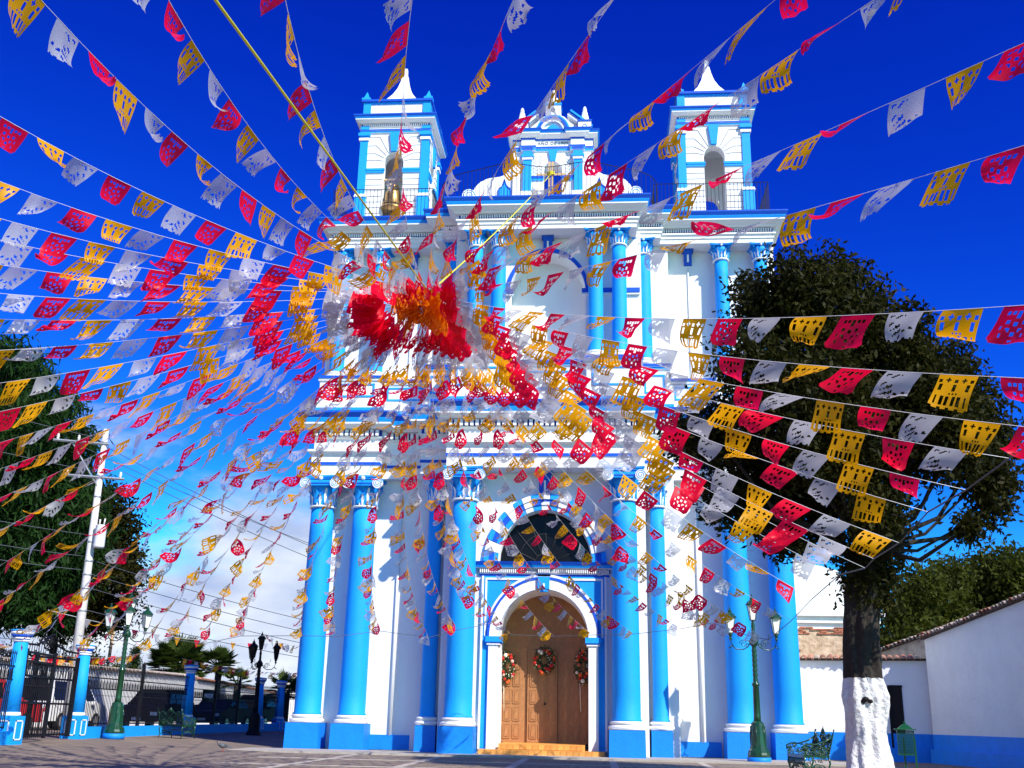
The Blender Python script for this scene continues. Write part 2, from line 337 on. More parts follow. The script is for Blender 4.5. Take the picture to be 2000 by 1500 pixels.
# --- columns
def leaf_strip(mb, a, r0, z0, h, wd, curl, m_, t_=0.025):
    """one bent acanthus leaf on the bell at angle a"""
    ca, sa = math.cos(a), math.sin(a); pts = []
    K = 6
    for i in range(K):
        u = i / (K - 1); rr = r0 + 0.02 + 0.06 * u * u + (curl * max(0, u - 0.6) * 2.2); z = z0 + h * (u if u < 0.86 else 0.86 - (u - 0.86) * 0.5)
        ww = wd * (0.55 + 0.75 * math.sin(math.pi * min(u, 0.8)) ) * (1 - 0.62 * max(0, u - 0.55) / 0.45)
        for s_ in (-0.5, -0.16, 0.16, 0.5):
            bulge = 0.02 if abs(s_) < 0.2 else -0.012
            pts.append(((rr + bulge) * ca - s_ * ww * sa, (rr + bulge) * sa + s_ * ww * ca, z))
    fs = []
    for i in range(K - 1):
        for q in range(3): fs.append((4 * i + q, 4 * i + q + 1, 4 * i + q + 5, 4 * i + q + 4))
    mid = [f for k, f in enumerate(fs) if k % 3 == 1]; side = [f for k, f in enumerate(fs) if k % 3 != 1]
    mb.add(pts, side, m_, True); mb.add(pts, mid, TRIM if m_ is LBLUE and wd > 0.1 and random.random() < 0.75 else m_, True)
def volute(mb, cx, cy, cz, r, ax, m_, depth):
    """spiral scroll: a turning ribbon on a drum; ax = (dx,dy) the direction its face looks"""
    d = Vector((ax[0], ax[1], 0)).normalized(); s_ = Vector((-d.y, d.x, 0)); up = Vector((0, 0, 1)); c0 = Vector((cx, cy, cz)); n_ = 20
    vs = [c0 + d * k + (s_ * math.cos(2 * math.pi * i / n_) + up * math.sin(2 * math.pi * i / n_)) * r for k in (-depth / 2, depth / 2) for i in range(n_)]
    fs = [tuple(range(n_))[::-1], tuple(range(n_, 2 * n_))] + [(i, (i + 1) % n_, (i + 1) % n_ + n_, i + n_) for i in range(n_)]
    mb.add(vs, fs, m_)
    pts = []
    for i in range(26):
        a = i / 25 * 4.2 * math.pi; rr = r * (1 - 0.80 * i / 25)
        pts.append(c0 + d * (depth / 2 + 0.004) + (s_ * math.cos(a) + up * math.sin(a)) * rr * 0.93)
    mb.tube(pts, r * 0.06, LBLUE, n=4)
def capital(r, H, composite=True):
    mb = MB(); mb.lathe(0, 0, [(r + .05, 0.0), (r + .075, .03), (r + .05, .06)], TRIM, 24)
    mb.lathe(0, 0, [(r - .01, .06), (r + .01, H * .35), (r + .05, H * .62), (r + .16 * r / .36, H * .80)], LBLUE, 24)
    n = 8; sc_ = r / .36
    for i in range(n): leaf_strip(mb, 2 * math.pi * i / n, r, .06, H * .42, .20 * sc_, .09 * sc_, LBLUE)
    for i in range(n): leaf_strip(mb, 2 * math.pi * (i + .5) / n, r + .03, .12 * sc_, H * .58, .21 * sc_, .16 * sc_, LBLUE)
    for i in range(16): leaf_strip(mb, 2 * math.pi * (i + .25) / 16, r - .01, .06, H * .30, .07 * sc_, .03, TRIM)
    w_ = r + .16 * sc_
    for sx in (-1, 1):
        for sy in (-1, 1):
            if composite:
                volute(mb, sx * (w_ - .03), sy * (w_ + .03), H * .73, .165 * sc_, (0, sy), TRIM, .12 * sc_)
            else:
                volute(mb, sx * (w_ - .05), sy * (w_ - .05), H * .83, .075 * sc_, (sx, sy), LBLUE, .12 * sc_)
    if composite:
        for sy in (-1, 1): mb.box(-w_ + .06, w_ - .06, sy * (w_ - .02) - .05, sy * (w_ - .02) + .05, H * .66, H * .84, LBLUE)
        for sy in (-1, 1): mb.box(-w_ + .10, w_ - .10, sy * (w_ - .02) - .065, sy * (w_ - .02) + .065, H * .71, H * .75, MBLUE)
    out_ = []
    A = w_ + .07
    for k in range(4):                                                # concave-sided abacus
        a = math.pi / 2 * k
        for u in np.linspace(-1, 1, 7)[:-1]:
            d = A - .10 * sc_ * (1 - u * u); x, y = A * u, -d
            out_.append((x * math.cos(a) - y * math.sin(a), x * math.sin(a) + y * math.cos(a)))
    mb.prism(out_, 'z', H * .89, H * .94, LBLUE); o2 = [(x * 1.05, y * 1.05) for x, y in out_]; mb.prism(o2, 'z', H * .94, H - .004, LBLUE)
    for sy in (-1, 1): mb.sphere((0, sy * (A - .06), H * .90), .075 * sc_, TRIM, 8, 5)
    return mb.mesh('capital')
def shaft(rb, rt, h):
    mb = MB(); mb.lathe(0, 0, [(rb + .03, 0), (rb + .03, .03), (rb, .07)] + [(rb - (rb - rt) * (u ** 1.6), .07 + (h - .07) * u) for u in np.linspace(0.1, 1, 8)], LBLUE, 40); return mb.mesh('shaft')
def base(r, h):
    mb = MB()
    def tor(z0, z1, R_): return [(R_ - .05, z0), (R_ - .012, z0 + .2 * (z1 - z0)), (R_, (z0 + z1) / 2), (R_ - .012, z1 - .2 * (z1 - z0)), (R_ - .05, z1)]
    mb.lathe(0, 0, tor(0, h * .5, r + .16) + [(r + .07, h * .52), (r + .06, h * .6)] + tor(h * .6, h, r + .11), TRIM, 36); return mb.mesh('column_base')
def plinth(w_, d0, d1, h):
    mb = MB(); mb.box(-w_ / 2, w_ / 2, -d0, d1, 0, h, PBLUE, 0.012); mb.box(-w_ / 2 - .0, w_ / 2, -d0, d1, h + .001, h + .002, TRIM); return mb.mesh('plinth')
SH1 = shaft(.40, .355, 6.24); BA1 = base(.36, .23); PL1 = plinth(1.02, .52, .45, .78); CA1 = capital(.355, 1.0)
SHs = shaft(.23, .21, 6.24); BAs = base(.22, .23); PLs = plinth(.62, .34, .4, .78); CAs = capital(.21, 1.0)
def column(x, y, z0, PLm, BAm, SHm, CAm, zb, zs, zc):
    c_ = empty('column', (x, y, z0), parent=CH)
    if PLm: put('plinth', PLm, c_)
    put('column_base', BAm, c_, (0, 0, zb)); put('shaft', SHm, c_, (0, 0, zs)); put('capital', CAm, c_, (0, 0, zc))
for x in (-7.13, -5.77, 5.77, 7.13): column(x, -.46, 0, PL1, BA1, SH1, CA1, .78, 1.01, 7.25)
for x in (-2.4, 2.4): column(x, -1.75, 0, PL1, BA1, SH1, CA1, .78, 1.01, 7.25)
for x in (-3.42, 3.42): column(x, -.86, 0, PLs, BAs, SHs, CAs, .78, 1.01, 7.25)
SH2 = shaft(.245, .22, 3.62); BA2 = base(.21, .22); CA2 = capital(.205, .55, False); SH2o = shaft(.245, .215, 3.86)
for x in (-7.05, -5.75, 5.75, 7.05): column(x, -.36, 11.62, None, BA2, SH2o, CA2, 0, .22, 4.08)
for x in (-2.33, -1.57, 1.57, 2.33): column(x, -1.64, 11.86, None, BA2, SH2, CA2, 0, .22, 3.84)
for x in (-3.15, 3.15): column(x, -.86, 11.86, None, BA2, SH2, CA2, 0, .22, 3.84)
# --- lower entablature
def sym(p): return p + [(-x, y) for x, y in p[::-1]]
PA = sym([(-7.5, 3.0), (-7.5, -.84), (-5.32, -.84), (-5.32, -.36), (-3.92, -.36), (-3.92, -1.16), (-2.98, -1.16), (-2.98, -2.06)])
eb = MB()
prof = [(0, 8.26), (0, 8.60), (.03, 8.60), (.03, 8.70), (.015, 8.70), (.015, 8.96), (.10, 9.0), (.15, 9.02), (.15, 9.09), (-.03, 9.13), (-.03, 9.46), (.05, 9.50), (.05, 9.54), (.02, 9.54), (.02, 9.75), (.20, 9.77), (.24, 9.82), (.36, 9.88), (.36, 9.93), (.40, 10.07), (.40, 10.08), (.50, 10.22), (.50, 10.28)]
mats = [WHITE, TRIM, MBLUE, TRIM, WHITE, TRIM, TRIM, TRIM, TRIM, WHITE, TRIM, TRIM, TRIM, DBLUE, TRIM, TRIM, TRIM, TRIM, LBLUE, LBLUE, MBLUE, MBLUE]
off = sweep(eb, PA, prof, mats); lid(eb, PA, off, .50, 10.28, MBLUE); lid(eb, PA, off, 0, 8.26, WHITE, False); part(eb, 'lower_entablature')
db = MB(); dentils(db, PA, .02, 9.55, 9.74, .165, .10, .12, TRIM); part(db, 'lower_dentils', kind='stuff')
# --- attic between the storeys
PB = sym([(-7.45, 3.0), (-7.45, -.80), (-5.45, -.80), (-5.45, -.34), (-3.88, -.34), (-3.88, -1.1), (-2.95, -1.1), (-2.95, -2.0), (-1.28, -2.0), (-1.28, -1.55)])
ab = MB(); off = sweep(ab, PB, [(.10, 10.27), (.10, 10.38), (.13, 10.38), (.13, 10.50), (.08, 10.50), (.06, 10.76), (.02, 10.80), (0, 10.80), (0, 11.42)], [TRIM, TRIM, LBLUE, TRIM, TRIM, TRIM, TRIM, WHITE])
lid(ab, PB, off, 0, 11.42, WHITE)
PBl = sym([(-7.45, 3.0), (-7.45, -.80), (-5.45, -.80), (-5.45, -.34), (-3.88, -.34), (-3.88, -.9)])
for pth in (PBl[:6], [(x, y) for x, y in PBl[6:]]):
    o_ = sweep(ab, pth, [(0, 11.42), (.05, 11.44), (.05, 11.52), (.09, 11.52), (.09, 11.60), (0, 11.605)], [TRIM, TRIM, LBLUE, MBLUE, TRIM])
for s_ in (-1, 1):
    ab.box(min(s_ * 3.9, s_ * 7.46), max(s_ * 3.9, s_ * 7.46), -.33, .1, 11.4, 11.61, TRIM); ab.box(min(s_ * 5.44, s_ * 7.47), max(s_ * 5.44, s_ * 7.47), -.79, .1, 11.41, 11.615, TRIM)
PC = sym([(-3.86, -.5), (-3.86, -1.1), (-2.95, -1.1), (-2.95, -2.0), (-1.28, -2.0), (-1.28, -1.55)])
o_ = sweep(ab, PC, [(0, 11.42), (0, 11.66), (.06, 11.68), (.06, 11.75), (.10, 11.75), (.10, 11.85), (0, 11.86)], [WHITE, TRIM, LBLUE, TRIM, MBLUE, TRIM]); lid(ab, PC, o_, 0, 11.86, TRIM)
part(ab, 'attic')
def frame(x0, x1, z0, z1, y, name='panel_frame'):
    mb = MB(); t_ = .055
    mb.box(x0, x1, y - .03, y + .01, z0, z0 + t_, LBLUE); mb.box(x0, x1, y - .03, y + .01, z1 - t_, z1, LBLUE); mb.box(x0, x0 + t_, y - .032, y + .01, z0, z1, LBLUE); mb.box(x1 - t_, x1, y - .032, y + .01, z0, z1, LBLUE); part(mb, name)
for s_ in (-1, 1):
    for a, b_, y, z1 in ((5.62, 7.3, -.80, 11.34), (4.1, 5.3, -.34, 11.34), (3.1, 3.75, -1.1, 11.5), (1.45, 2.8, -2.0, 11.5)):
        frame(min(s_ * a, s_ * b_), max(s_ * a, s_ * b_), 10.88, z1, y)
frame(-1.1, 1.1, 10.88, 11.5, -1.55)
# --- upper entablature
PD = sym([(-7.45, 4.5), (-7.45, -.70), (-3.72, -.70), (-3.72, -1.18), (-2.9, -1.18), (-2.9, -2.0)])
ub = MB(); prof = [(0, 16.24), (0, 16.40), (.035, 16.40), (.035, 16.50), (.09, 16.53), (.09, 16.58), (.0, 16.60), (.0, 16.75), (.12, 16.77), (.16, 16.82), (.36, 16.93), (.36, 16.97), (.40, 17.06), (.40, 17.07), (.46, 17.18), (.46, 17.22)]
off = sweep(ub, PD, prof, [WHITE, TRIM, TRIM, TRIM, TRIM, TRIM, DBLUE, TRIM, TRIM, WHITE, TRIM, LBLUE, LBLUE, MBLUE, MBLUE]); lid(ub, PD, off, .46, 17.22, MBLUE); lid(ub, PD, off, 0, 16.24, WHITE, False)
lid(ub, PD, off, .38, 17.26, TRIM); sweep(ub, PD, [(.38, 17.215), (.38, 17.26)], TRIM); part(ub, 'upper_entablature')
db = MB(); dentils(db, PD, .0, 16.63, 16.74, .078, .045, .07, TRIM); part(db, 'upper_dentils', kind='stuff')
# --- corbels
def corbel(x, y, z0, z1, w_, m_=MBLUE):
    mb = MB(); mb.prism([(y, z0), (y - .10, z0 + .02), (y - .14, z0 + (z1 - z0) * .5), (y - .26, z1 - .08), (y, z1 - .08)], 'x', x - w_ / 2, x + w_ / 2, m_)
    mb.box(x - w_ / 2 - .05, x + w_ / 2 + .05, y - .31, y, z1 - .08, z1, m_); mb.box(x - .03, x + .03, y - .20, y, z0 + .1, z1 - .12, TRIM); part(mb, 'corbel')
corbel(-4.68, 0, 15.72, 16.24, .26); corbel(4.68, 0, 15.72, 16.24, .26); corbel(0, -1.2, 15.74, 16.24, .30); corbel(0, -1.3, 7.32, 8.26, .36)
# --- niche trim
nb = MB(); arcband(nb, 0, 14.3, 1.25, 1.36, -1.27, -1.19, MBLUE, ez=1.16); part(nb, 'niche_arch')
for s_ in (-1, 1):
    mb = MB(); mb.box(min(s_ * 1.12, s_ * 3.0), max(s_ * 1.12, s_ * 3.0), -1.28, -1.19, 14.20, 14.27, TRIM); mb.box(min(s_ * 1.12, s_ * 3.0), max(s_ * 1.12, s_ * 3.0), -1.31, -1.19, 14.27, 14.42, MBLUE); part(mb, 'impost')
# --- fanlight with striped archivolt
fan = MB(); seg = 20
fan.add([(0.02, -.86, 5.5)] + [(0.02 - 1.42 * math.cos(math.pi * i / seg), -.86, 5.5 + 1.62 * math.sin(math.pi * i / seg)) for i in range(seg + 1)], [(0, i + 1, i + 2) for i in range(seg)], WGLASS)
FAN = part(fan, 'fanlight')
for k in range(1, 8):
    a = math.pi * k / 8; mb = MB(); mb.tube([(0.02 + .35 * math.cos(a), -.88, 5.5 + .35 * math.sin(a)), (0.02 + 1.38 * math.cos(a), -.88, 5.5 + 1.58 * math.sin(a))], .012, FBAR, 5); mb.build('glazing_bar', FAN)
mb = MB(); mb.tube([(0.02 + .35 * math.cos(math.pi * i / 10), -.88, 5.5 + .35 * math.sin(math.pi * i / 10)) for i in range(11)], .012, FBAR, 5); mb.tube([(0.02 + .85 * math.cos(math.pi * i / 14), -.88, 5.5 + .95 * math.sin(math.pi * i / 14)) for i in range(15)], .009, FBAR, 5); mb.build('glazing_bar', FAN)
AV = empty('archivolt', (0, 0, 0), parent=CH)
nv = 19
for k in range(nv):
    a0 = 180 * k / nv; a1 = 180 * (k + 1) / nv; blue = k % 2 == 0
    mb = MB(); mm = LBLUE if blue else TRIM
    arcband(mb, .02, 5.5, 1.42, 1.55, -1.36, -1.29, mm, a0 + .3, a1 - .3, 3, 1.13); arcband(mb, .02, 5.5, 1.55, 1.70, -1.40, -1.29, MBLUE if blue else TRIM, a0 + .3, a1 - .3, 3, 1.13); arcband(mb, .02, 5.5, 1.70, 1.84, -1.44, -1.29, mm, a0 + .3, a1 - .3, 3, 1.13)
    mb.build('voussoir', AV)
# --- doorway surround
sb = MB(); arch_wall(sb, -1.80, 1.80, 0.17, 5.08, -1.35, -1.301, 0, 1.325, 3.3, LBLUE, rise=1.405)
part(sb, 'spandrel_panel')
sb = MB(); arcband(sb, 0, 3.3, 1.325, 1.60, -1.43, -1.34, TRIM, ez=1.06); arcband(sb, 0, 3.3, 1.60, 1.67, -1.45, -1.34, MBLUE, ez=1.06); arcband(sb, 0, 3.3, 1.67, 1.74, -1.40, -1.34, TRIM, a0=22, a1=158, ez=1.06); part(sb, 'door_arch')
for s_ in (-1, 1):
    mb = MB(); q = lambda a, b_: (min(s_ * a, s_ * b_), max(s_ * a, s_ * b_))
    mb.box(*q(1.325, 1.61), -1.43, -1.34, .17, 3.07, TRIM); part(mb, 'door_jamb')
    mb = MB(); mb.box(*q(1.27, 1.66), -1.47, -.9, 3.07, 3.15, TRIM); mb.box(*q(1.23, 1.70), -1.50, -.88, 3.15, 3.31, LBLUE); mb.box(*q(1.25, 1.68), -1.485, -.89, 3.12, 3.16, MBLUE); part(mb, 'impost')
    mb = MB(); mb.box(*q(1.70, 1.755), -1.38, -1.34, 3.32, 5.02, TRIM); mb.box(*q(.16, 1.755), -1.382, -1.34, 4.97, 5.03, TRIM); mb.box(*q(1.80, 1.86), -1.40, -1.30, .17, 5.08, TRIM); part(mb, 'frame_moulding')
PF = [(-1.95, -1.0), (-1.95, -1.34), (-.2, -1.34), (-.2, -1.40), (.2, -1.40), (.2, -1.34), (1.95, -1.34), (1.95, -1.0)]
fb = MB(); off = sweep(fb, PF, [(0, 5.08), (0, 5.15), (.03, 5.17), (.03, 5.30), (.12, 5.33), (.16, 5.41), (.17, 5.41), (.22, 5.50)], [MBLUE, TRIM, JOINT, TRIM, LBLUE, LBLUE, MBLUE]); lid(fb, PF, off, .22, 5.50, LBLUE); lid(fb, PF, off, 0, 5.08, MBLUE, False); part(fb, 'door_cornice')
db = MB(); dentils(db, PF, .03, 5.18, 5.29, .062, .034, .05, TRIM); part(db, 'door_dentils', kind='stuff')
kb_ = MB(); kb_.box(-.17, .17, -1.52, -1.34, 4.70, 5.06, LBLUE); kb_.box(-.12, .12, -1.50, -1.34, 4.62, 4.70, LBLUE); kb_.tube([(0, -1.55, 4.66), (0, -1.56, 4.85)], .03, TRIM); part(kb_, 'keystone')
# --- door
DO = MB(); DO.prism([(-1.34, .33), (1.34, .33)] + [(1.34 * math.cos(math.pi * i / 16), 3.3 + 1.42 * math.sin(math.pi * i / 16)) for i in range(17)], 'y', .22, .32, WOOD)
DOOR = part(DO, 'door')
for a, b_, z1, y in ((-1.34, -.56, 3.1, .20), (-.54, .36, 3.02, .14), (.38, 1.34, 3.1, .20)):
    mb = MB(); mb.box(a, b_, y, .22, .34, z1, WOOD); mb.box(a - .0, a + .035, y - .02, .22, .34, z1, WOOD); mb.box(b_ - .035, b_, y - .02, .22, .34, z1, WOOD); mb.box(a + .035, b_ - .035, y - .02, .22, z1 - .04, z1, WOOD); mb.build('door_leaf', DOOR)
pm = MB(); pm.box(-.085, .085, -.012, .0, -.19, .19, WOOD); pm.box(-.055, .055, -.03, -.012, -.155, .155, WOOD, .012)
for s_ in (-1, 1): pm.box(s_ * .10 - .012, s_ * .10 + .012, -.022, 0, -.20, .20, WOOD)
for s_ in (-1, 1): pm.box(-.088, .088, -.0225, 0, s_ * .20 - .012, s_ * .20 + .012, WOOD)
PMm = pm.mesh('door_panel')
for i, x in enumerate((-1.17, -.88, -.72 + .36, -.09, .19, .62, .93, 1.17)):
    y0 = .14 if 2 <= i <= 4 else .20
    for k in range(5): put('door_panel', PMm, DOOR, (x, y0 - .001, .66 + k * .50))
for i, x in enumerate((-1.1, -.8, -.5, -.2, .1, .4, .7, 1.0)):
    for k in range(3):
        z = 3.42 + k * .46
        if z + .25 < 3.3 + 1.4 * math.sqrt(max(0, 1 - (abs(x) + .12) ** 2 / 1.34 ** 2)): put('door_panel', PMm, DOOR, (x, .219, z))
hd = MB(); hd.sphere((.0, .09, 1.45), .035, IRON, 8, 5); hd.build('handle', DOOR)
# --- steps with tiles
ST = MB(); ST.box(-1.78, 1.78, -1.96, .3, .05, .175, YTILE); ST.box(-1.22, 1.22, -1.66, .3, .175, .335, YTILE); STEP = part(ST, 'steps')
tm = MB(); tm.box(-.083, .083, -.014, 0, -.066, .066, YTILE, .004); tmm = tm.mesh('riser_tile')
for i in range(20): put('riser_tile', tmm, STEP, (-1.69 + i * .178, -1.961, .112))
for i in range(13): put('riser_tile', tmm, STEP, (-1.07 + i * .178, -1.661, .256))
# --- bell towers
def tower(cx):
    y0 = 1.0; h = 1.25; cy = y0 + h; T = empty('bell_tower', (cx, cy, 0), parent=CH)
    wb = MB(); arch_wall(wb, -h, h, 17.1, 22.0, -h, -h + .38, 0, .37, 20.45, WHITE, rise=.45); arch_wall(wb, -h, h, 17.1, 22.0, h - .38, h, 0, .37, 19.6, WHITE, rise=.37)
    m1 = MB(); arch_wall(m1, -h + .38, h - .38, 17.1, 21.99, -h, -h + .38, 0, .37, 20.45, WHITE, rise=.45)
    for sg in (1, -1):                                               # the two side walls: the same wall turned a quarter
        wb.add([(-sg * p[1], sg * p[0], p[2]) for p in m1.v], m1.f, WHITE)
    wb.box(-h + .3, h - .3, -h + .3, h - .3, 21.6, 21.95, WHITE); wb.build('wall', T)
    for sx in (-1, 1):
        for sy in (-1, 1):
            c_ = (sx * (h - .10), sy * (h - .10)); pb = MB()
            pb.box(c_[0] - .20, c_[0] + .20, c_[1] - .20, c_[1] + .20, 17.25, 19.05, LBLUE); pb.box(c_[0] - .23, c_[0] + .23, c_[1] - .23, c_[1] + .23, 19.05, 19.17, TRIM, .03)
            pb.box(c_[0] - .145, c_[0] + .145, c_[1] - .145, c_[1] + .145, 19.17, 21.40, LBLUE)
            pb.box(c_[0] - .19, c_[0] + .19, c_[1] - .19, c_[1] + .19, 21.40, 21.50, TRIM); pb.box(c_[0] - .165, c_[0] + .165, c_[1] - .165, c_[1] + .165, 21.50, 21.58, LBLUE); pb.box(c_[0] - .22, c_[0] + .22, c_[1] - .22, c_[1] + .22, 21.58, 21.70, LBLUE); pb.box(c_[0] - .155, c_[0] + .155, c_[1] - .155, c_[1] + .155, 21.70, 22.02, LBLUE)
            pb.build('pilaster', T)
    sq = lambda e: [(-e, e), (-e, -e), (e, -e), (e, e), (-e, e)]
    cb = MB()
    def ring(e, prof_, ms_):
        for q in range(len(prof_) - 1):
            (o0, z0), (o1, z1) = prof_[q], prof_[q + 1]
            vs = [(sx * (e + o0), sy * (e + o0), z0) for sx, sy in ((-1, -1), (1, -1), (1, 1), (-1, 1))] + [(sx * (e + o1), sy * (e + o1), z1) for sx, sy in ((-1, -1), (1, -1), (1, 1), (-1, 1))]
            cb.add(vs, [(i, (i + 1) % 4, (i + 1) % 4 + 4, i + 4) for i in range(4)], ms_[q])
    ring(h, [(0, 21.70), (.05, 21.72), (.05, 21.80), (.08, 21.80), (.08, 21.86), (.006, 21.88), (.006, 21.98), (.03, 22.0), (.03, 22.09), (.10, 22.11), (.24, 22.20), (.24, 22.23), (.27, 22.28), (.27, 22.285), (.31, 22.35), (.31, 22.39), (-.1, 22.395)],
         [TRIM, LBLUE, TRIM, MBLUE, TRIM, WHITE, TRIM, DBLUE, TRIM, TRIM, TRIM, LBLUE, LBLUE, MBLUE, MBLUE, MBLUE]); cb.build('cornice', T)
    dn = MB()
    for k in range(4):
        a = k * math.pi / 2; ca, sa = math.cos(a), math.sin(a); d2 = MB(); dentils(d2, [(-h, -h), (h, -h)], .03, 22.01, 22.08, .075, .045, .05, TRIM)
        dn.add([(p[0] * ca - p[1] * sa, p[0] * sa + p[1] * ca, p[2]) for p in d2.v], d2.f, TRIM)
    dn.build('tower_dentils', T, kind='stuff')
    at = MB(); e = h - .02; at.box(-e, e, -e, e, 22.385, 23.02, WHITE)
    for sx in (-1, 1):
        for sy in (-1, 1): at.box(sx * e - .14 - sx * .1, sx * e + .14 - sx * .1, sy * e - .14 - sy * .1, sy * e + .14 - sy * .1, 22.386, 23.03, LBLUE)
    at.build('attic', T); cb = MB(); ring(e, [(0, 22.96), (.05, 22.98), (.05, 23.03), (.11, 23.05), (.11, 23.14), (-.2, 23.145)], [LBLUE, LBLUE, MBLUE, MBLUE, LBLUE]); cb.add([(-e, -e, 23.145), (e, -e, 23.145), (e, e, 23.145), (-e, e, 23.145)], [(0, 1, 2, 3)], TRIM); cb.build('top_cornice', T)
    for sx in (-1, 1):
        for sy in (-1, 1): f = MB(); x, y = sx * (e - .05), sy * (e - .05); f.box(x - .16, x + .16, y - .16, y + .16, 23.14, 23.22, LBLUE); f.lathe(x, y, [(.17, 23.22), (.10, 23.34), (.055, 23.46), (0, 23.56)], LBLUE, 4, False, math.pi / 4); f.build('finial', T)
    s = MB(); s.lathe(0, 0, [(1.42, 23.14), (1.12, 23.36), (.82, 23.62), (.55, 23.95), (.34, 24.32), (.21, 24.70), (.14, 25.0), (.09, 25.02), (.11, 25.12), (.10, 25.30), (0, 25.36)], TRIM, 4, False, math.pi / 4); s.build('spire', T)
    im = MB()
    for k in range(4):
        a = k * math.pi / 2; ca, sa = math.cos(a), math.sin(a); q = MB()
        for s_ in (-1, 1): q.box(min(s_ * .34, s_ * 1.0), max(s_ * .34, s_ * 1.0), -h - .05, -h + .02, 20.06, 20.14, LBLUE); q.box(min(s_ * .32, s_ * 1.0), max(s_ * .32, s_ * 1.0), -h - .07, -h + .02, 20.14, 20.23, MBLUE)
        q.prism([(-.10, 20.93), (.10, 20.93), (.19, 21.69), (-.19, 21.69)], 'y', -h - .09, -h, LBLUE)
        im.add([(p[0] * ca - p[1] * sa, p[0] * sa + p[1] * ca, p[2]) for p in q.v], q.f, LBLUE)
    im.build('impost_and_keystone', T)
    j = MB()                                                         # sunk joints of the rustication: thin grooved lines, front and right side
    for k in (0, 1, 3):
        a = k * math.pi / 2; ca, sa = math.cos(a), math.sin(a); q = MB(); y_ = -h - .004
        def line(p0, p1): q.tube([(p0[0], y_, p0[1]), (p1[0], y_, p1[1])], .011, JOINT, 4, False)
        for s_ in (-1, 1):
            for z in np.arange(17.5, 20.0, .23): line((s_ * .38, z), (s_ * 1.0, z))
            for i_, an in enumerate((12, 28, 44, 60)):
                p0 = (s_ * .40 * math.cos(R(an)), 20.45 + .48 * math.sin(R(an))); r1 = .62 + .16 * i_; p1 = (s_ * (r1 + .02) * math.cos(R(an)), 20.45 + r1 * 1.15 * math.sin(R(an))); line(p0, p1)
                if abs(p1[0]) < .95: line(p1, (s_ * 1.0, p1[1] + .0))
        j.add([(p[0] * ca - p[1] * sa, p[0] * sa + p[1] * ca, p[2]) for p in q.v], q.f, JOINT)
    j.build('stone_joints', T)
    return T
tower(-5.85); tower(5.85)
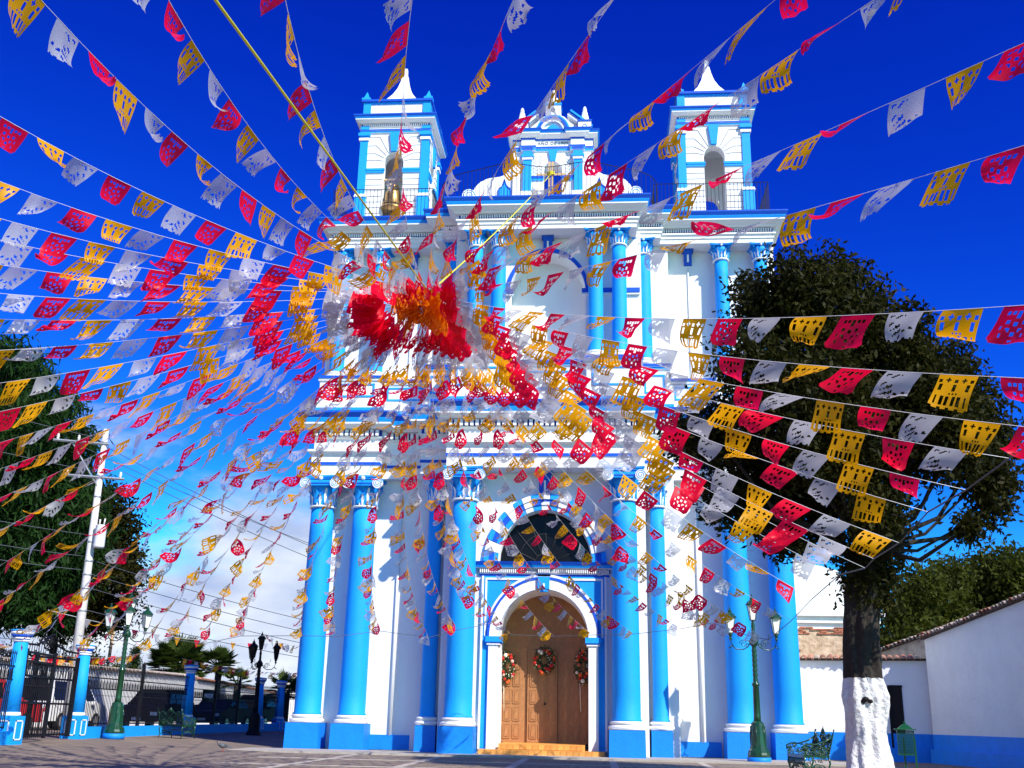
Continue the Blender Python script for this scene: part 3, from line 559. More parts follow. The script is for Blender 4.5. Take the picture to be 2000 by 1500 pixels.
# --- central bell gable (espadana)
GA = empty('bell_gable', (0, 0, 0), parent=CH); Y = 1.0
gb = MB(); arch_wall(gb, -1.42, 1.42, 17.1, 21.3, Y, Y + .8, .03, .34, 19.95, WHITE, rise=.46)
for s_ in (-1, 1):
    o_ = [(1.40, 17.1), (1.40, 20.75)] + [(1.40 + .62 * (1 - math.cos(R(a))), 20.70 - .85 * math.sin(R(a))) for a in range(0, 91, 10)][1:] + [(2.10, 19.84), (2.35, 19.80), (2.62, 19.66), (2.80, 19.45), (2.90, 19.22), (2.95, 18.9), (3.3, 18.85), (3.3, 17.1)]
    gb.prism([(s_ * x + (0.03 if s_ > 0 else 0), z) for x, z in (o_ if s_ < 0 else o_[::-1])], 'y', Y + .1, Y + .7, WHITE)
gb.build('wall', GA)
for s_ in (-1, 1):
    v_ = MB(); volute(v_, s_ * 3.02, Y + .36, 19.12, .24, (0, -1), TRIM, .62); v_.build('scroll', GA)
    wn = MB(); og = [(-.22, 17.3), (.22, 17.3), (.22, 19.28), (.20, 19.36), (.10, 19.42), (.05, 19.52), (0, 19.74), (-.05, 19.52), (-.10, 19.42), (-.20, 19.36), (-.22, 19.28)]
    wn.prism([(s_ * 1.72 + x, z) for x, z in og], 'y', Y + .06, Y + .12, LBLUE); wn.tube([(s_ * 1.72 + x, Y + .055, z) for x, z in og[1:] + og[:1]], .028, MBLUE, 4, False)
    for k in (-.11, 0, .11): wn.box(s_ * 1.72 + k - .006, s_ * 1.72 + k + .006, Y + .05, Y + .08, 17.3, 19.40, MBLUE)
    wn.build('ogee_shutter', GA)
    pb = MB(); cx = s_ * .92 + .03; pb.box(cx - .15, cx + .15, Y - .12, Y + .01, 19.12, 20.42, LBLUE); pb.box(cx - .22, cx + .22, Y - .18, Y + .01, 18.92, 19.12, TRIM); pb.box(cx - .26, cx + .26, Y - .2, Y + .01, 17.2, 18.92, TRIM)
    pb.box(cx - .19, cx + .19, Y - .16, Y + .01, 20.42, 20.52, TRIM); pb.box(cx - .23, cx + .23, Y - .19, Y + .01, 20.52, 20.60, LBLUE); pb.box(cx - .17, cx + .17, Y - .14, Y + .01, 20.60, 20.80, LBLUE); pb.box(cx - .20, cx + .20, Y - .17, Y + .01, 20.80, 20.90, MBLUE); pb.box(cx - .16, cx + .16, Y - .13, Y + .01, 20.90, 21.2, MBLUE); pb.build('pilaster', GA)
    ib = MB(); a, b_ = sorted((s_ * .33 + .03, s_ * .78 + .03)); ib.box(a, b_, Y - .05, Y + .01, 19.62, 19.70, LBLUE); ib.box(a, b_, Y - .07, Y + .01, 19.70, 19.79, MBLUE); ib.build('impost', GA)
    pc = MB(); cx = s_ * 1.16 + .03; pc.box(cx - .24, cx + .24, Y - .1, Y + .4, 21.58, 21.98, WHITE); pc.box(cx - .27, cx + .27, Y - .13, Y + .43, 21.98, 22.04, MBLUE); pc.lathe(cx, Y + .15, [(.22, 22.04), (.17, 22.15), (.09, 22.52), (.07, 22.54), (.075, 22.62), (.04, 22.72), (0, 22.76)], TRIM, 4 if False else 8, False); pc.tube([(cx + .07 * math.cos(i * math.pi / 6), Y - .105, 21.78 + .07 * math.sin(i * math.pi / 6)) for i in range(13)], .012, LBLUE, 4); pc.build('pinnacle', GA)
    rk = MB(); p0 = Vector((s_ * 1.32 + .03, 21.66)); p1 = Vector((s_ * .52 + .03, 22.34)); d = (p1 - p0).normalized(); nn = Vector((-d.y, d.x)) * (1 if s_ < 0 else -1)
    for a, b_, m_, yy in ((0, .09, TRIM, .015), (.09, .15, MBLUE, .05), (.15, .22, LBLUE, .085)):
        q = [p0 + nn * a, p1 + nn * a, p1 + nn * b_, p0 + nn * b_]; rk.prism([(p.x, p.y) for p in (q if s_ < 0 else q[::-1])], 'y', Y - yy, Y + .5, m_)
    rk.build('raking_moulding', GA)
ks = MB(); ks.prism([(-.06, 20.38), (.12, 20.38), (.19, 20.80), (-.13, 20.80)], 'y', Y - .07, Y, LBLUE); ks.build('keystone', GA)
cb = MB(); PG = sym([(-1.45, Y + .8), (-1.45, Y), (-1.14, Y), (-1.14, Y - .13), (-.66, Y - .13), (-.66, Y - .02)])
PG = [(x + .03, y) for x, y in PG]
off = sweep(cb, PG, [(0, 20.78), (.03, 20.80), (.03, 20.90), (.05, 20.90), (.05, 20.98), (.02, 21.0), (.006, 21.0), (.006, 21.24), (.03, 21.26), (.03, 21.30), (.14, 21.38), (.19, 21.42), (.19, 21.46), (.23, 21.50), (.26, 21.58)], [TRIM, LBLUE, TRIM, MBLUE, TRIM, TRIM, WHITE, MBLUE, MBLUE, TRIM, TRIM, TRIM, LBLUE, MBLUE]); lid(cb, PG, off, .26, 21.58, MBLUE); lid(cb, PG, off, 0, 20.78, TRIM, False); cb.build('cornice', GA)
pd = MB(); pd.prism([(-1.1, 21.57), (1.16, 21.57), (.62, 22.05), (.45, 22.25), (.30, 22.32), (-.24, 22.32), (-.39, 22.25), (-.56, 22.05)], 'y', Y + .02, Y + .5, WHITE); pd.build('pediment', GA)
pa = MB(); arcband(pa, .03, 21.58, .48, .56, Y - .12, Y + .02, MBLUE, ez=1.15); arcband(pa, .03, 21.58, .38, .48, Y - .08, Y + .02, TRIM, ez=1.15); arcband(pa, .03, 21.58, .56, .62, Y - .09, Y + .02, LBLUE, ez=1.15); pa.prism([(-.30, 21.585), (.36, 21.585), (.22, 21.80), (.03, 21.93), (-.16, 21.80)], 'y', Y - .04, Y + .02, LBLUE); pa.build('pediment_arch', GA)
cp = MB(); cp.box(-.25, .31, Y - .02, Y + .55, 22.3, 22.74, WHITE); cp.box(-.28, .34, Y - .05, Y + .58, 22.74, 22.82, LBLUE); cp.box(-.22, .28, Y, Y + .52, 22.82, 22.90, TRIM); cp.lathe(.03, Y + .26, [(.27, 22.90), (.20, 23.12), (.12, 23.16), (.10, 23.25), (.055, 23.32), (.10, 23.42), (.06, 23.52), (0, 23.56)], TRIM, 8, False)
cp.tube([(.03 + .07 * math.cos(i * math.pi / 6), Y - .025, 22.54 + .07 * math.sin(i * math.pi / 6)) for i in range(13)], .010, LETTER, 4); cp.tube([(-.06, Y - .025, 22.54), (.12, Y - .025, 22.54)], .008, LETTER, 4); cp.tube([(.03, Y - .025, 22.45), (.03, Y - .025, 22.63)], .008, LETTER, 4)
cp.build('crowning_pedestal', GA)
zz = MB()                                                            # zigzag joints on the gable
for s_ in (-1, 1):
    for k in range(6):
        z = 19.9 + k * .13; pts = []
        for i in range(5):
            x = .40 + .095 * i; zz_z = z + (.10 if i % 2 else 0)
            if x > .36: pts.append((s_ * x + .03, Y - .004, zz_z))
        zz.tube(pts, .007, JOINT, 4, False)
zz.build('zigzag_joints', GA)
def text(s_, size, loc, rot, m_, parent, name='lettering', depth=.01, align='CENTER'):
    cu = bpy.data.curves.new(name, 'FONT'); cu.body = s_; cu.size = size; cu.extrude = depth; cu.align_x = align; cu.align_y = 'CENTER'; cu.space_character = 1.12
    o = bpy.data.objects.new(name, cu); col.objects.link(o); bpy.context.view_layer.update()
    me = bpy.data.meshes.new_from_object(o.evaluated_get(bpy.context.evaluated_depsgraph_get())); me.name = name
    me.materials.clear(); me.materials.append(m_); bpy.data.objects.remove(o)
    r_ = bpy.data.objects.new(name, me); col.objects.link(r_); r_.parent = parent; r_.location = loc; r_.rotation_euler = rot; return r_
text('AÑO DE 1909', .168, (.03, Y - .03, 21.12), (R(90), 0, 0), LETTER, GA)
# ================================================================ things on and by the church
W0 = 0.33
def rail(name, label, pts, height_fn, zb, pitch=.125, groupn=None, r=.007):
    """wrought iron railing: top rail, bottom rail and single bars"""
    t_ = empty(name, pts[0] + (zb,), label=label, category='railing')
    if groupn: t_['group'] = groupn
    ox, oy = pts[0]; P = []; s = 0
    for a, b in zip(pts[:-1], pts[1:]):
        a = Vector(a); b = Vector(b); L = (b - a).length; k = max(1, int(L / pitch))
        for i in range(k): P.append((a + (b - a) * i / k, s + L * i / k))
        s += L
    P.append((Vector(pts[-1]), s))
    tr = MB(); tr.tube([(p.x - ox, p.y - oy, height_fn(q / s)) for p, q in P], .014, IRON, 5); tr.build('top_rail', t_)
    br_ = MB(); br_.tube([(p.x - ox, p.y - oy, .06) for p, q in P], .012, IRON, 4); br_.build('bottom_rail', t_)
    cache = {}
    for p, q in P:
        h = round(height_fn(q / s), 2)
        if h not in cache: mb = MB(); mb.box(-r, r, -r, r, 0, h, IRON); cache[h] = mb.mesh('bar')
        put('bar', cache[h], t_, (p.x - ox, p.y - oy, 0))
    return t_
def wave(u):
    x = abs(u - .5) * 2
    return 1.06 + .20 * math.exp(-((x - .30) / .20) ** 2) - .55 * max(0, x - .62) ** 1.6 * 2.6
rail('iron_railing', 'low wavy black railing on the cornice in front of the central bell gable', [(W0 + 3.6 * math.sin(R(a)) if abs(a) < 0 else W0 + 3.65 * math.copysign(abs(math.sin(R(a))) ** .8, a), -.9 - 1.35 * abs(math.cos(R(a))) ** .55) for a in range(-90, 91, 12)], wave, 17.26)
rail('iron_railing', 'black railing around the foot of the left bell tower', [(W0 - 7.45, 1.0), (W0 - 7.45, -.95), (W0 - 4.0, -.95), (W0 - 4.0, .6)], lambda u: 1.08, 17.26)
rail('iron_railing', 'black railing around the foot of the right bell tower', [(W0 + 3.55, .6), (W0 + 3.55, -.95), (W0 + 7.35, -.95), (W0 + 7.35, 1.0)], lambda u: 1.08, 17.26)
# bell
be = empty('bell', (W0 - 5.85, 1.25, 18.62), label='bronze bell hanging in the front arch of the left bell tower', category='bell')
mb = MB(); mb.lathe(0, 0, [(.50, 0), (.46, .06), (.385, .18), (.315, .36), (.285, .58), (.275, .70), (.22, .82), (.08, .86), (.0, .865)], BRASS, 32); mb.lathe(0, 0, [(.47, .02), (.30, .36), (.25, .75), (0, .80)], DARK, 32)
for z, r_ in ((.20, .385), (.30, .345), (.62, .292)): mb.lathe(0, 0, [(r_ - .01, z - .015), (r_ + .008, z), (r_ - .01, z + .015)], BRASS, 32)
mb.build('bell_body', be)
mb = MB()
for k in range(4):
    a = k * math.pi / 2 + .4; mb.tube([(.12 * math.cos(a), .12 * math.sin(a), .82), (.19 * math.cos(a), .19 * math.sin(a), .95), (.13 * math.cos(a), .13 * math.sin(a), 1.06), (0, 0, 1.10)], .035, BRASS, 6)
mb.build('crown_loops', be); mb = MB(); mb.box(-.46, .46, -.03, .03, 1.26, 1.32, BARE); mb.tube([(-.05, 0, 1.08), (-.05, 0, 1.30)], .02, IRON); mb.tube([(.05, 0, 1.08), (.05, 0, 1.30)], .02, IRON); mb.build('hanging_beam', be)
mb = MB(); mb.tube([(0, 0, .7), (0.02, 0, -.02)], .018, IRON); mb.sphere((0.02, 0, -.06), .055, IRON, 8, 6); mb.build('clapper', be)
# wooden cross on the cornice
cx = empty('wooden_cross', (.43, -1.75, 17.27), label='cross of bare planks tied with yellow rope in front of the central gable arch', category='cross')
for s_ in (-1, 1): mb = MB(); mb.box(s_ * .055 - .032, s_ * .055 + .032, -.02, .02, 0, 1.55, BARE); mb.build('upright', cx)
mb = MB(); mb.box(-.48, .48, -.045, -.021, 1.02, 1.09, BARE); mb.build('crosspiece', cx)
mb = MB()
for k in range(5): a = k * .5; mb.tube([(-.12, -.06, 1.0 + .03 * k), (.0, -.09, 1.03 + .03 * k), (.12, -.06, 1.06 + .02 * k), (.02, .05, 1.05 + .02 * k)], .014, ROPEY, 5)
mb.build('rope_knot', cx)
# wreaths
rw = random.Random(5)
def wreath(x, y, z, w_, h_, label, lit, drop=True):
    e = empty('wreath', (x, y, z), label=label, category='wreath', group='flower wreaths on the church door')
    g_ = MB()
    for i in range(420):
        a = rw.uniform(0, 2 * math.pi); rr = rw.uniform(.35, 1.08); p = Vector((w_ * rr * math.cos(a), -rw.uniform(.01, .12), h_ * rr * math.sin(a))); d = Vector((rw.uniform(-1, 1), rw.uniform(-1, 0), rw.uniform(-1, 1))).normalized(); s_ = d.cross(Vector((.3, .9, .2))).normalized() * .022; L = rw.uniform(.06, .12)
        g_.add([p - s_, p + d * L * .6 - s_ * .3, p + d * L, p + s_], [(0, 1, 2, 3)], GRN2)
    g_.build('greenery', e)
    for i in range(16):
        a = 2 * math.pi * i / 16 + rw.uniform(-.2, .2); rr = rw.uniform(.55, .98); f_ = MB(); R_ = rw.uniform(.035, .062); m_ = rw.choice([FO, FW, FP, FR] if lit else [FR, FR, FW, FO])  # unlit wreaths draw darker blossoms: their shade is put into the colours
        c_ = Vector((w_ * rr * math.cos(a), -.13, h_ * rr * math.sin(a)))
        for k in range(6): q = k * math.pi / 3; f_.sphere((c_.x + R_ * .55 * math.cos(q), c_.y, c_.z + R_ * .55 * math.sin(q)), R_ * .55, m_, 6, 4)
        f_.sphere((c_.x, c_.y - .02, c_.z), R_ * .5, m_, 6, 4); f_.build('flower', e)
    for i in range(26):
        a = rw.uniform(0, 6.28); rr = rw.uniform(.4, 1.05); f_ = g_ if False else MB(); f_.sphere((w_ * rr * math.cos(a), -.12, h_ * rr * math.sin(a)), .017, FW, 5, 4); f_.build('berry', e)
    if drop: mb = MB(); mb.tube([(-.1, -.05, -h_ * .8), (-.09, -.06, -h_ - .25), (-.07, -.05, -h_ - .8)], .010, FW, 4); mb.build('ribbon_end', e)
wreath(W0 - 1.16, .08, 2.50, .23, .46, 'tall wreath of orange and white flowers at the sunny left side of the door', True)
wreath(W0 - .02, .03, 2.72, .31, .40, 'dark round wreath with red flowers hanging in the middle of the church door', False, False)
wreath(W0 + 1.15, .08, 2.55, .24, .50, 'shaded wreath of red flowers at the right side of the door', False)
# chapel wing right of the church
an = empty('chapel_wing', (9.9, 7.4, 0), label='white side chapel with a patch of bare brick, right behind the church', category='building')
mb = MB(); mb.box(-2.4, 2.25, 0, 8, 0, 4.45, PLASTO); mb.prism([(-2.4, 4.45), (2.15, 4.45), (2.15, 5.1), (1.0, 6.55), (-2.4, 7.4)], 'y', .05, 8, WHITE); mb.build('wall', an)
mb = MB(); sweep(mb, [(-2.4, 4), (-2.4, -.02), (2.25, -.02), (2.25, 4)], [(0, 4.40), (.02, 4.56), (.12, 4.60), (.14, 4.80), (.26, 4.84), (.28, 4.95), (0, 4.99)], TRIM); mb.build('cornice', an)
mb = MB(); mb.box(-2.4, 2.15, -.05, .0, 2.4, 4.40, RUBBLE); mb.build('bare_masonry', an)
bm_ = MB(); bm_.box(-.112, .112, -.03, .03, -.027, .027, BRICKS, .003); bmm = bm_.mesh('brick'); rb = random.Random(11)
k = 0
for row in range(22):
    z = 3.0 + row * .068
    for i in range(30):
        x = -1.05 + i * .25 + (.12 if row % 2 else 0) - .0
        u = (x + .5)
        edge = (z > 4.16) or (x > 1.55 and abs(z - 3.7) < .6) or (x < -.85 + .2 * math.sin(row * .9)) or (1.1 < x < 1.9 and 3.2 < z < 3.7) or (z < 3.12)
        if x < 2.05 and edge and rb.random() < .72 and k < 280: k += 1; put('brick', bmm, an, (x, -.055 - rb.uniform(0, .02), z))
mb = MB(); mb.box(1.2, 1.42, -.075, -.04, 3.72, 4.0, DARK); mb.build('wall_hole', an)
mb = MB(); mb.tube([(2.15, -.35, 3.35), (2.15, .0, 3.4)], .09, TRIM, 8); mb.build('water_spout', an)
# tile capped walls
def half_tile(L, r_, m_):
    mb = MB(); n_ = 7; vs = []; fs = []
    for k, (z0, rr) in enumerate(((0, r_), (L, r_ * .82))):
        for i in range(n_): a = math.pi * i / (n_ - 1); vs += [(z0 - L / 2, rr * math.cos(a), rr * math.sin(a)), (z0 - L / 2, (rr - .018) * math.cos(a), (rr - .018) * math.sin(a))]
    for i in range(n_ - 1):
        a = 2 * i; b = 2 * n_ + 2 * i
        fs += [(a, b, b + 2, a + 2), (a + 1, a + 3, b + 3, b + 1), (a, a + 2, a + 3, a + 1), (b, b + 1, b + 3, b + 2)]
    mb.add(vs, fs, m_, False); return mb.mesh('roof_tile')
RT = [half_tile(.50, .105, TERRA), half_tile(.50, .095, OLDTILE), half_tile(.55, .10, OLDTILE)]
def capped_wall(name, label, p0, p1, h0, h1, thick, band, pitch, tiles=1, mtop=None, category='wall', over=.28, plinth=False, skip_tiles=False, wallm=None, tilt=.22):
    a = Vector(p0); b = Vector(p1); d = (b - a); L = d.length; ang = math.atan2(d.y, d.x)
    t_ = empty(name, (a.x, a.y, 0), ang, label=label, category=category)
    mb = MB(); mb.prism([(0, -.3), (L, -.3), (L, h1), (0, h0)], 'y', 0, thick, wallm or WHITE); mb.build('wall', t_)
    if band:
        mb = MB(); mb.box(0, L, -.02, .0, -.2, band, PBLUE); mb.build('painted_dado', t_)
        if plinth: mb = MB(); mb.box(0, L, -.14, -.021, -.2, band * .48, PBLUE); mb.build('wall_foot', t_)
    mb = MB(); mb.prism([(-.02, h0 - .01), (L + .02, h1 - .01), (L + .02, h1 + .06), (-.02, h0 + .06)], 'y', -.13, thick + .13, mtop or TERRA); mb.build('cap_bed', t_)
    sl = math.atan2(h1 - h0, L); k = int(L / pitch); rr_ = random.Random(int(L * 100))
    if skip_tiles:
        mb = MB(); src = RT[tiles]; vv = [tuple(v.co) for v in src.vertices]; ff = [tuple(p.vertices) for p in src.polygons]
        for i in range(k):
            x = (i + .5) * pitch; z = h0 + (h1 - h0) * x / L + .05
            mb.add([(x + v[1], v[0] - .02, z + v[2] + v[0] * tilt) for v in vv], ff, src.materials[0])
        mb.build('cap_tiles', t_, kind='stuff')
    else:
        for i in range(k):
            x = (i + .5) * pitch; z = h0 + (h1 - h0) * x / L + .06
            o = put('roof_tile', RT[tiles if rr_.random() < .75 else (tiles + 1) % 2], t_, (x, .06 + rr_.uniform(-.03, .03), z)); o.rotation_euler = (sl * 0, -tilt + rr_.uniform(-.06, .06), R(90) + rr_.uniform(-.07, .07))
    return t_
bw = capped_wall('courtyard_wall', 'white wall with blue foot and red tile cap, between church and shaded side wall', (7.6, 2.45), (12.05, 1.35), 2.98, 2.98, .35, .82, .20, 0, plinth=True, mtop=SHADEBED)
dl = MB(); dl.box(3.42, 3.78, -.012, .06, .02, 2.18, DARK); dl.box(3.36, 3.42, -.03, .0, .02, 2.2, IRON); dl.box(3.36, 3.80, -.03, 0, 2.18, 2.24, IRON); dl.build('dark_doorway', bw)
dv = Vector((12.90 - 11.94, -4.55 - .53)).normalized()
capped_wall('side_wall', 'tall shaded white wall with blue foot and rising tiled edge at the right edge', (11.96, 1.1), (11.96 + dv.x * 9.5, 1.1 + dv.y * 9.5), 3.60, 4.70, 3.0, .82, .19, 1, plinth=True, over=.3, wallm=AGED, mtop=SHADEBED)
# farther gable piece with weathered plaster
capped_wall('outbuilding_gable', 'low weathered outbuilding wall with tiled slope above the courtyard wall, behind the trunk', (11.3, 6.2), (14.1, 2.0), 3.30, 4.42, 1.6, 0, .17, 1, wallm=PLASTO, mtop=SHADEBED, category='outbuilding')
# ================================================================ street lamps
def lantern(s=1.0, dark=False):
    g_ = IRON if dark else GREENI; e = []
    fr = MB(); n_ = 4
    fr.lathe(0, 0, [(.085 * s, 0), (.10 * s, .02 * s)], g_, 4, False, math.pi / 4)
    for k in range(4):
        a = math.pi / 4 + k * math.pi / 2; fr.tube([(.09 * s * math.cos(a), .09 * s * math.sin(a), .01), (.165 * s * math.cos(a), .165 * s * math.sin(a), .42 * s)], .010, g_, 4)
    fr.lathe(0, 0, [(.19 * s, .42 * s), (.185 * s, .45 * s), (.12 * s, .53 * s), (.05 * s, .58 * s), (.06 * s, .61 * s), (.02 * s, .66 * s), (.015 * s, .72 * s), (0, .75 * s)], g_, 8, False, math.pi / 8)
    for k in range(4): a = math.pi / 4 + k * math.pi / 2; fr.lathe(.17 * s * math.cos(a), .17 * s * math.sin(a), [(.018, .44 * s), (.012, .47 * s), (0, .50 * s)], g_, 5)
    gl = MB(); gl.lathe(0, 0, [(.082 * s, .02), (.155 * s, .42 * s)], LGLASS if not dark else WGLASS, 4, False, math.pi / 4)
    return fr.mesh('lantern'), gl.mesh('lantern_glass')
LG = lantern(); LD = lantern(1.0, True)
def scroll(mb, p, r_, dirx, m_, turns=1.6, up=1, th=.012):
    pts = []
    for i in range(22):
        a = i / 21 * turns * 2 * math.pi; q = r_ * (1 - .78 * i / 21); pts.append((p[0] + dirx * (q * math.cos(a) - r_), p[1], p[2] + up * q * math.sin(a)))
    mb.tube(pts, th, m_, 5)
def lamp(loc, label, rz=0, arms=2, H=3.1, top=True, dark=False, sc_=1.0, foot=True):
    g_ = IRON if dark else GREENI
    t_ = empty('street_lamp', loc, rz, label=label, category='street lamp')
    if foot: mb = MB(); mb.lathe(0, 0, [(.32, 0), (.32, .16), (.30, .16)], PBLUE, 20); mb.build('painted_footing', t_)
    mb = MB(); z0 = .16 if foot else 0
    mb.lathe(0, 0, [(.30, z0), (.31, z0 + .06), (.29, z0 + .12), (.285, z0 + .16), (.24, z0 + .22), (.225, z0 + .30), (.21, z0 + .55), (.185, z0 + .80), (.17, z0 + .88), (.11, z0 + .93)], g_, 12, False)
    for k in range(6):
        a = k * math.pi / 3; mb.tube([(.215 * math.cos(a), .215 * math.sin(a), z0 + .36), (.222 * math.cos(a + .12), .222 * math.sin(a + .12), z0 + .55), (.195 * math.cos(a), .195 * math.sin(a), z0 + .80)], .014, g_, 4)
    mb.build('pedestal', t_)
    mb = MB(); prof_ = [(.105, z0 + .92), (.10, 1.2), (.085, 2.0), (.11, 2.02), (.115, 2.06), (.085, 2.09)]
    z = 2.12
    while z < H - .1: prof_ += [(.065, z), (.078, z + .05), (.062, z + .10)]; z += .13
    prof_ += [(.06, H - .05), (.12, H + .02), (.14, H + .09), (.10, H + .17), (.05, H + .24)]
    if top: prof_ += [(.045, H + .45), (.055, H + .5), (.035, H + .62), (.03, H + .66)]
    mb.lathe(0, 0, prof_, g_, 14); mb.build('post', t_)
    L_ = LD if dark else LG
    dirs = [k * 2 * math.pi / arms for k in range(arms)] if arms > 2 else [0, math.pi]
    for a in dirs:
        ar = empty('arm', (0, 0, 0), a, parent=t_); mb = MB()
        mb.tube([(.10, 0, H + .06), (.16, 0, H - .05), (.30, 0, H - .13), (.50, 0, H - .12), (.60, 0, H - .02), (.64, 0, H + .12), (.64, 0, H + .28)], .017, g_, 6)
        scroll(mb, (.40, 0, H + .03), .11, 1, g_, 1.5); scroll(mb, (.24, 0, H + .0), .06, 1, g_, 1.2, -1); mb.sphere((.64, 0, H + .16), .045, g_, 8, 5); mb.lathe(.64, 0, [(.03, H + .2), (.07, H + .28), (.05, H + .3)], g_, 8)
        mb.tube([(.40, 0, H + .14), (.44, 0, H + .22), (.42, 0, H + .28)], .010, g_, 4); mb.tube([(.58, 0, H - .03), (.70, 0, H - .10)], .014, g_, 4)
        mb.build('bracket', ar)
        put('lantern', L_[0], ar, (.64, 0, H + .30)); put('lantern_glass', L_[1], ar, (.64, 0, H + .30))
    if top:
        ar = empty('arm', (0, 0, 0), 0, parent=t_); put('lantern', L_[0], ar, (0, 0, H + .66)); put('lantern_glass', L_[1], ar, (0, 0, H + .66))
    return t_
lamp((6.24, -2.61, 0), 'green cast iron street lamp with curled arms in front of the right blue columns', R(6))
lamp((-12.86, -.16, gz(-12.86)), 'green cast iron street lamp with white glass lanterns by the fence at left', R(55), arms=3, H=3.05, top=True)
lamp((-11.98, 10.85, .1), 'street lamp coloured black, lanterns too, for the shade near the left church corner', R(20), arms=3, H=2.75, dark=True, foot=False)  # black iron and dark glass put the shade into a green lamp's colours
# ================================================================ iron benches
def bench(loc, rz, label, g_=None):
    g_ = g_ or GREENI; t_ = empty('bench', loc, rz, label=label, category='bench')
    st = MB()
    for k in range(7): st.box(-.60, .60, -.24 + k * .07, -.19 + k * .07, .415, .435, g_)
    st.box(-.60, -.57, -.24, .24, .39, .42, g_); st.box(.57, .60, -.24, .24, .39, .42, g_); st.box(-.6, .6, -.26, -.24, .38, .44, g_); st.build('seat', t_)
    bk = MB()
    def leafy(mb, u0, u1, zt, y0, y1, n_, seed):
        r_ = random.Random(seed)
        for i in range(n_):
            u = r_.uniform(u0, u1); z = r_.uniform(.46, zt(u) - .03); q = r_.uniform(.02, .055); a0 = r_.uniform(0, 6.28); y = y0 + (y1 - y0) * (z - .44) / .45
            mb.tube([(u + q * math.cos(a0 + k * .9), y, z + q * math.sin(a0 + k * .9) * 1.2) for k in range(6)], r_.uniform(.007, .013), g_, 4)
    crest = lambda u: .80 + .16 * math.exp(-(u / .13) ** 2) + .08 * math.exp(-((abs(u) - .42) / .10) ** 2) - .05 * abs(u)
    leafy(bk, -.58, .58, crest, .25, .36, 150, 3)
    bk.tube([(-.6 + 1.2 * i / 24, .36, crest(-.6 + 1.2 * i / 24)) for i in range(25)], .014, g_, 5); bk.tube([(-.6, .25, .45), (.6, .25, .45)], .014, g_, 5)
    for u in (-.59, .59): bk.tube([(u, .25, .42), (u, .33, .66), (u * 1.02, .37, .84), (u * 1.05, .40, .94)], .02, g_, 5)
    for u in (-.05, 0, .05): bk.tube([(u, .36, .85), (u * .5, .37, 1.0 - abs(u))], .02, g_, 5, r1=.008)
    bk.build('backrest', t_)
    for s_ in (-1, 1):
        ar = MB(); ar.tube([(s_ * .6, .36, .80), (s_ * .6, .20, .70), (s_ * .6, .0, .64), (s_ * .6, -.18, .64), (s_ * .6, -.26, .60), (s_ * .6, -.25, .53)], .018, g_, 6); r_ = random.Random(9)
        for i in range(46):
            y = r_.uniform(-.22, .30); z = r_.uniform(.46, .62 + max(0, y) * .3); q = r_.uniform(.02, .05); a0 = r_.uniform(0, 6.28); ar.tube([(s_ * .6, y + q * math.cos(a0 + k * .9), z + q * math.sin(a0 + k * .9)) for k in range(6)], .009, g_, 4)
        ar.build('armrest', t_)
        for y in (-.22, .26):
            lg = MB(); lg.tube([(s_ * .58, y, .42), (s_ * .58, y * 1.12, .28), (s_ * .58, y * .95, .14), (s_ * .58, y * 1.2, .0)], .022, g_, 6, r1=.016); lg.build('leg', t_)
        lw = MB(); r_ = random.Random(4)
        for i in range(12): y = r_.uniform(-.18, .2); z = r_.uniform(.14, .38); lw.tube([(s_ * .58, y + .06 * math.cos(k), z + .06 * math.sin(k)) for k in range(5)], .010, g_, 4)
        lw.tube([(s_ * .58, -.22, .12), (s_ * .58, 0, .26), (s_ * .58, .24, .12)], .012, g_, 4); lw.build('side_scrolls', t_)
    fl = MB(); r_ = random.Random(6)
    for i in range(16): u = -.52 + 1.04 * i / 15; fl.tube([(u + .045 * math.cos(k * 1.1), -.25, .32 + .06 * math.sin(k * 1.1)) for k in range(6)], .009, g_, 4)
    fl.tube([(-.58, -.25, .25), (.58, -.25, .25)], .010, g_, 4); fl.build('apron', t_)
    return t_
bench((6.28, -9.3, .0), R(-84), 'green cast iron bench cut by the bottom edge, left of the white painted trunk')
bench((-12.1, 3.0, gz(-12.1)), R(150), 'green cast iron bench standing before the low blue wall at left')
# ================================================================ litter bin
lb = empty('litter_bin', (8.70, -7.9, 0), R(-12), label='green mesh litter bin on two posts, right of the white painted trunk', category='litter bin')
GP = mat('green_sheet_paint', (0.008, 0.075, 0.028), 0.35, 0.2, 12)
for s_ in (-.05, .18): mb = MB(); mb.box(s_ - .02, s_ + .02, -.03, .01, 0, .80, GP); mb.build('post', lb)
mb = MB(); mb.lathe(0, 0, [(.21, .98), (.20, 1.0), (.10, 1.06), (.04, 1.09)], GP, 4, False, math.pi / 4); mb.sphere((0, 0, 1.115), .028, GP, 8, 5)
mb.box(-.23, .23, -.20, .20, .965, .985, GP, .01); mb.build('lid', lb)
mb = MB()
for i in range(13):
    u = -.17 + .34 * i / 12
    for y in (-.15, .15): mb.box(u - .004, u + .004, y - .004, y + .004, .45, .95, GP)
    for x in (-.17, .17): mb.box(x - .004, x + .004, u * .88 - .004, u * .88 + .004, .45, .95, GP)
for k in range(16): z = .46 + k * .032; mb.box(-.172, .172, -.154, -.148, z, z + .007, GP); mb.box(-.172, .172, .148, .154, z, z + .007, GP); mb.box(-.176, -.168, -.15, .15, z, z + .007, GP); mb.box(.168, .176, -.15, .15, z, z + .007, GP)
mb.box(-.18, .18, -.158, .158, .43, .455, GP); mb.box(-.18, .18, -.158, .158, .93, .95, GP); mb.build('mesh_basket', lb)
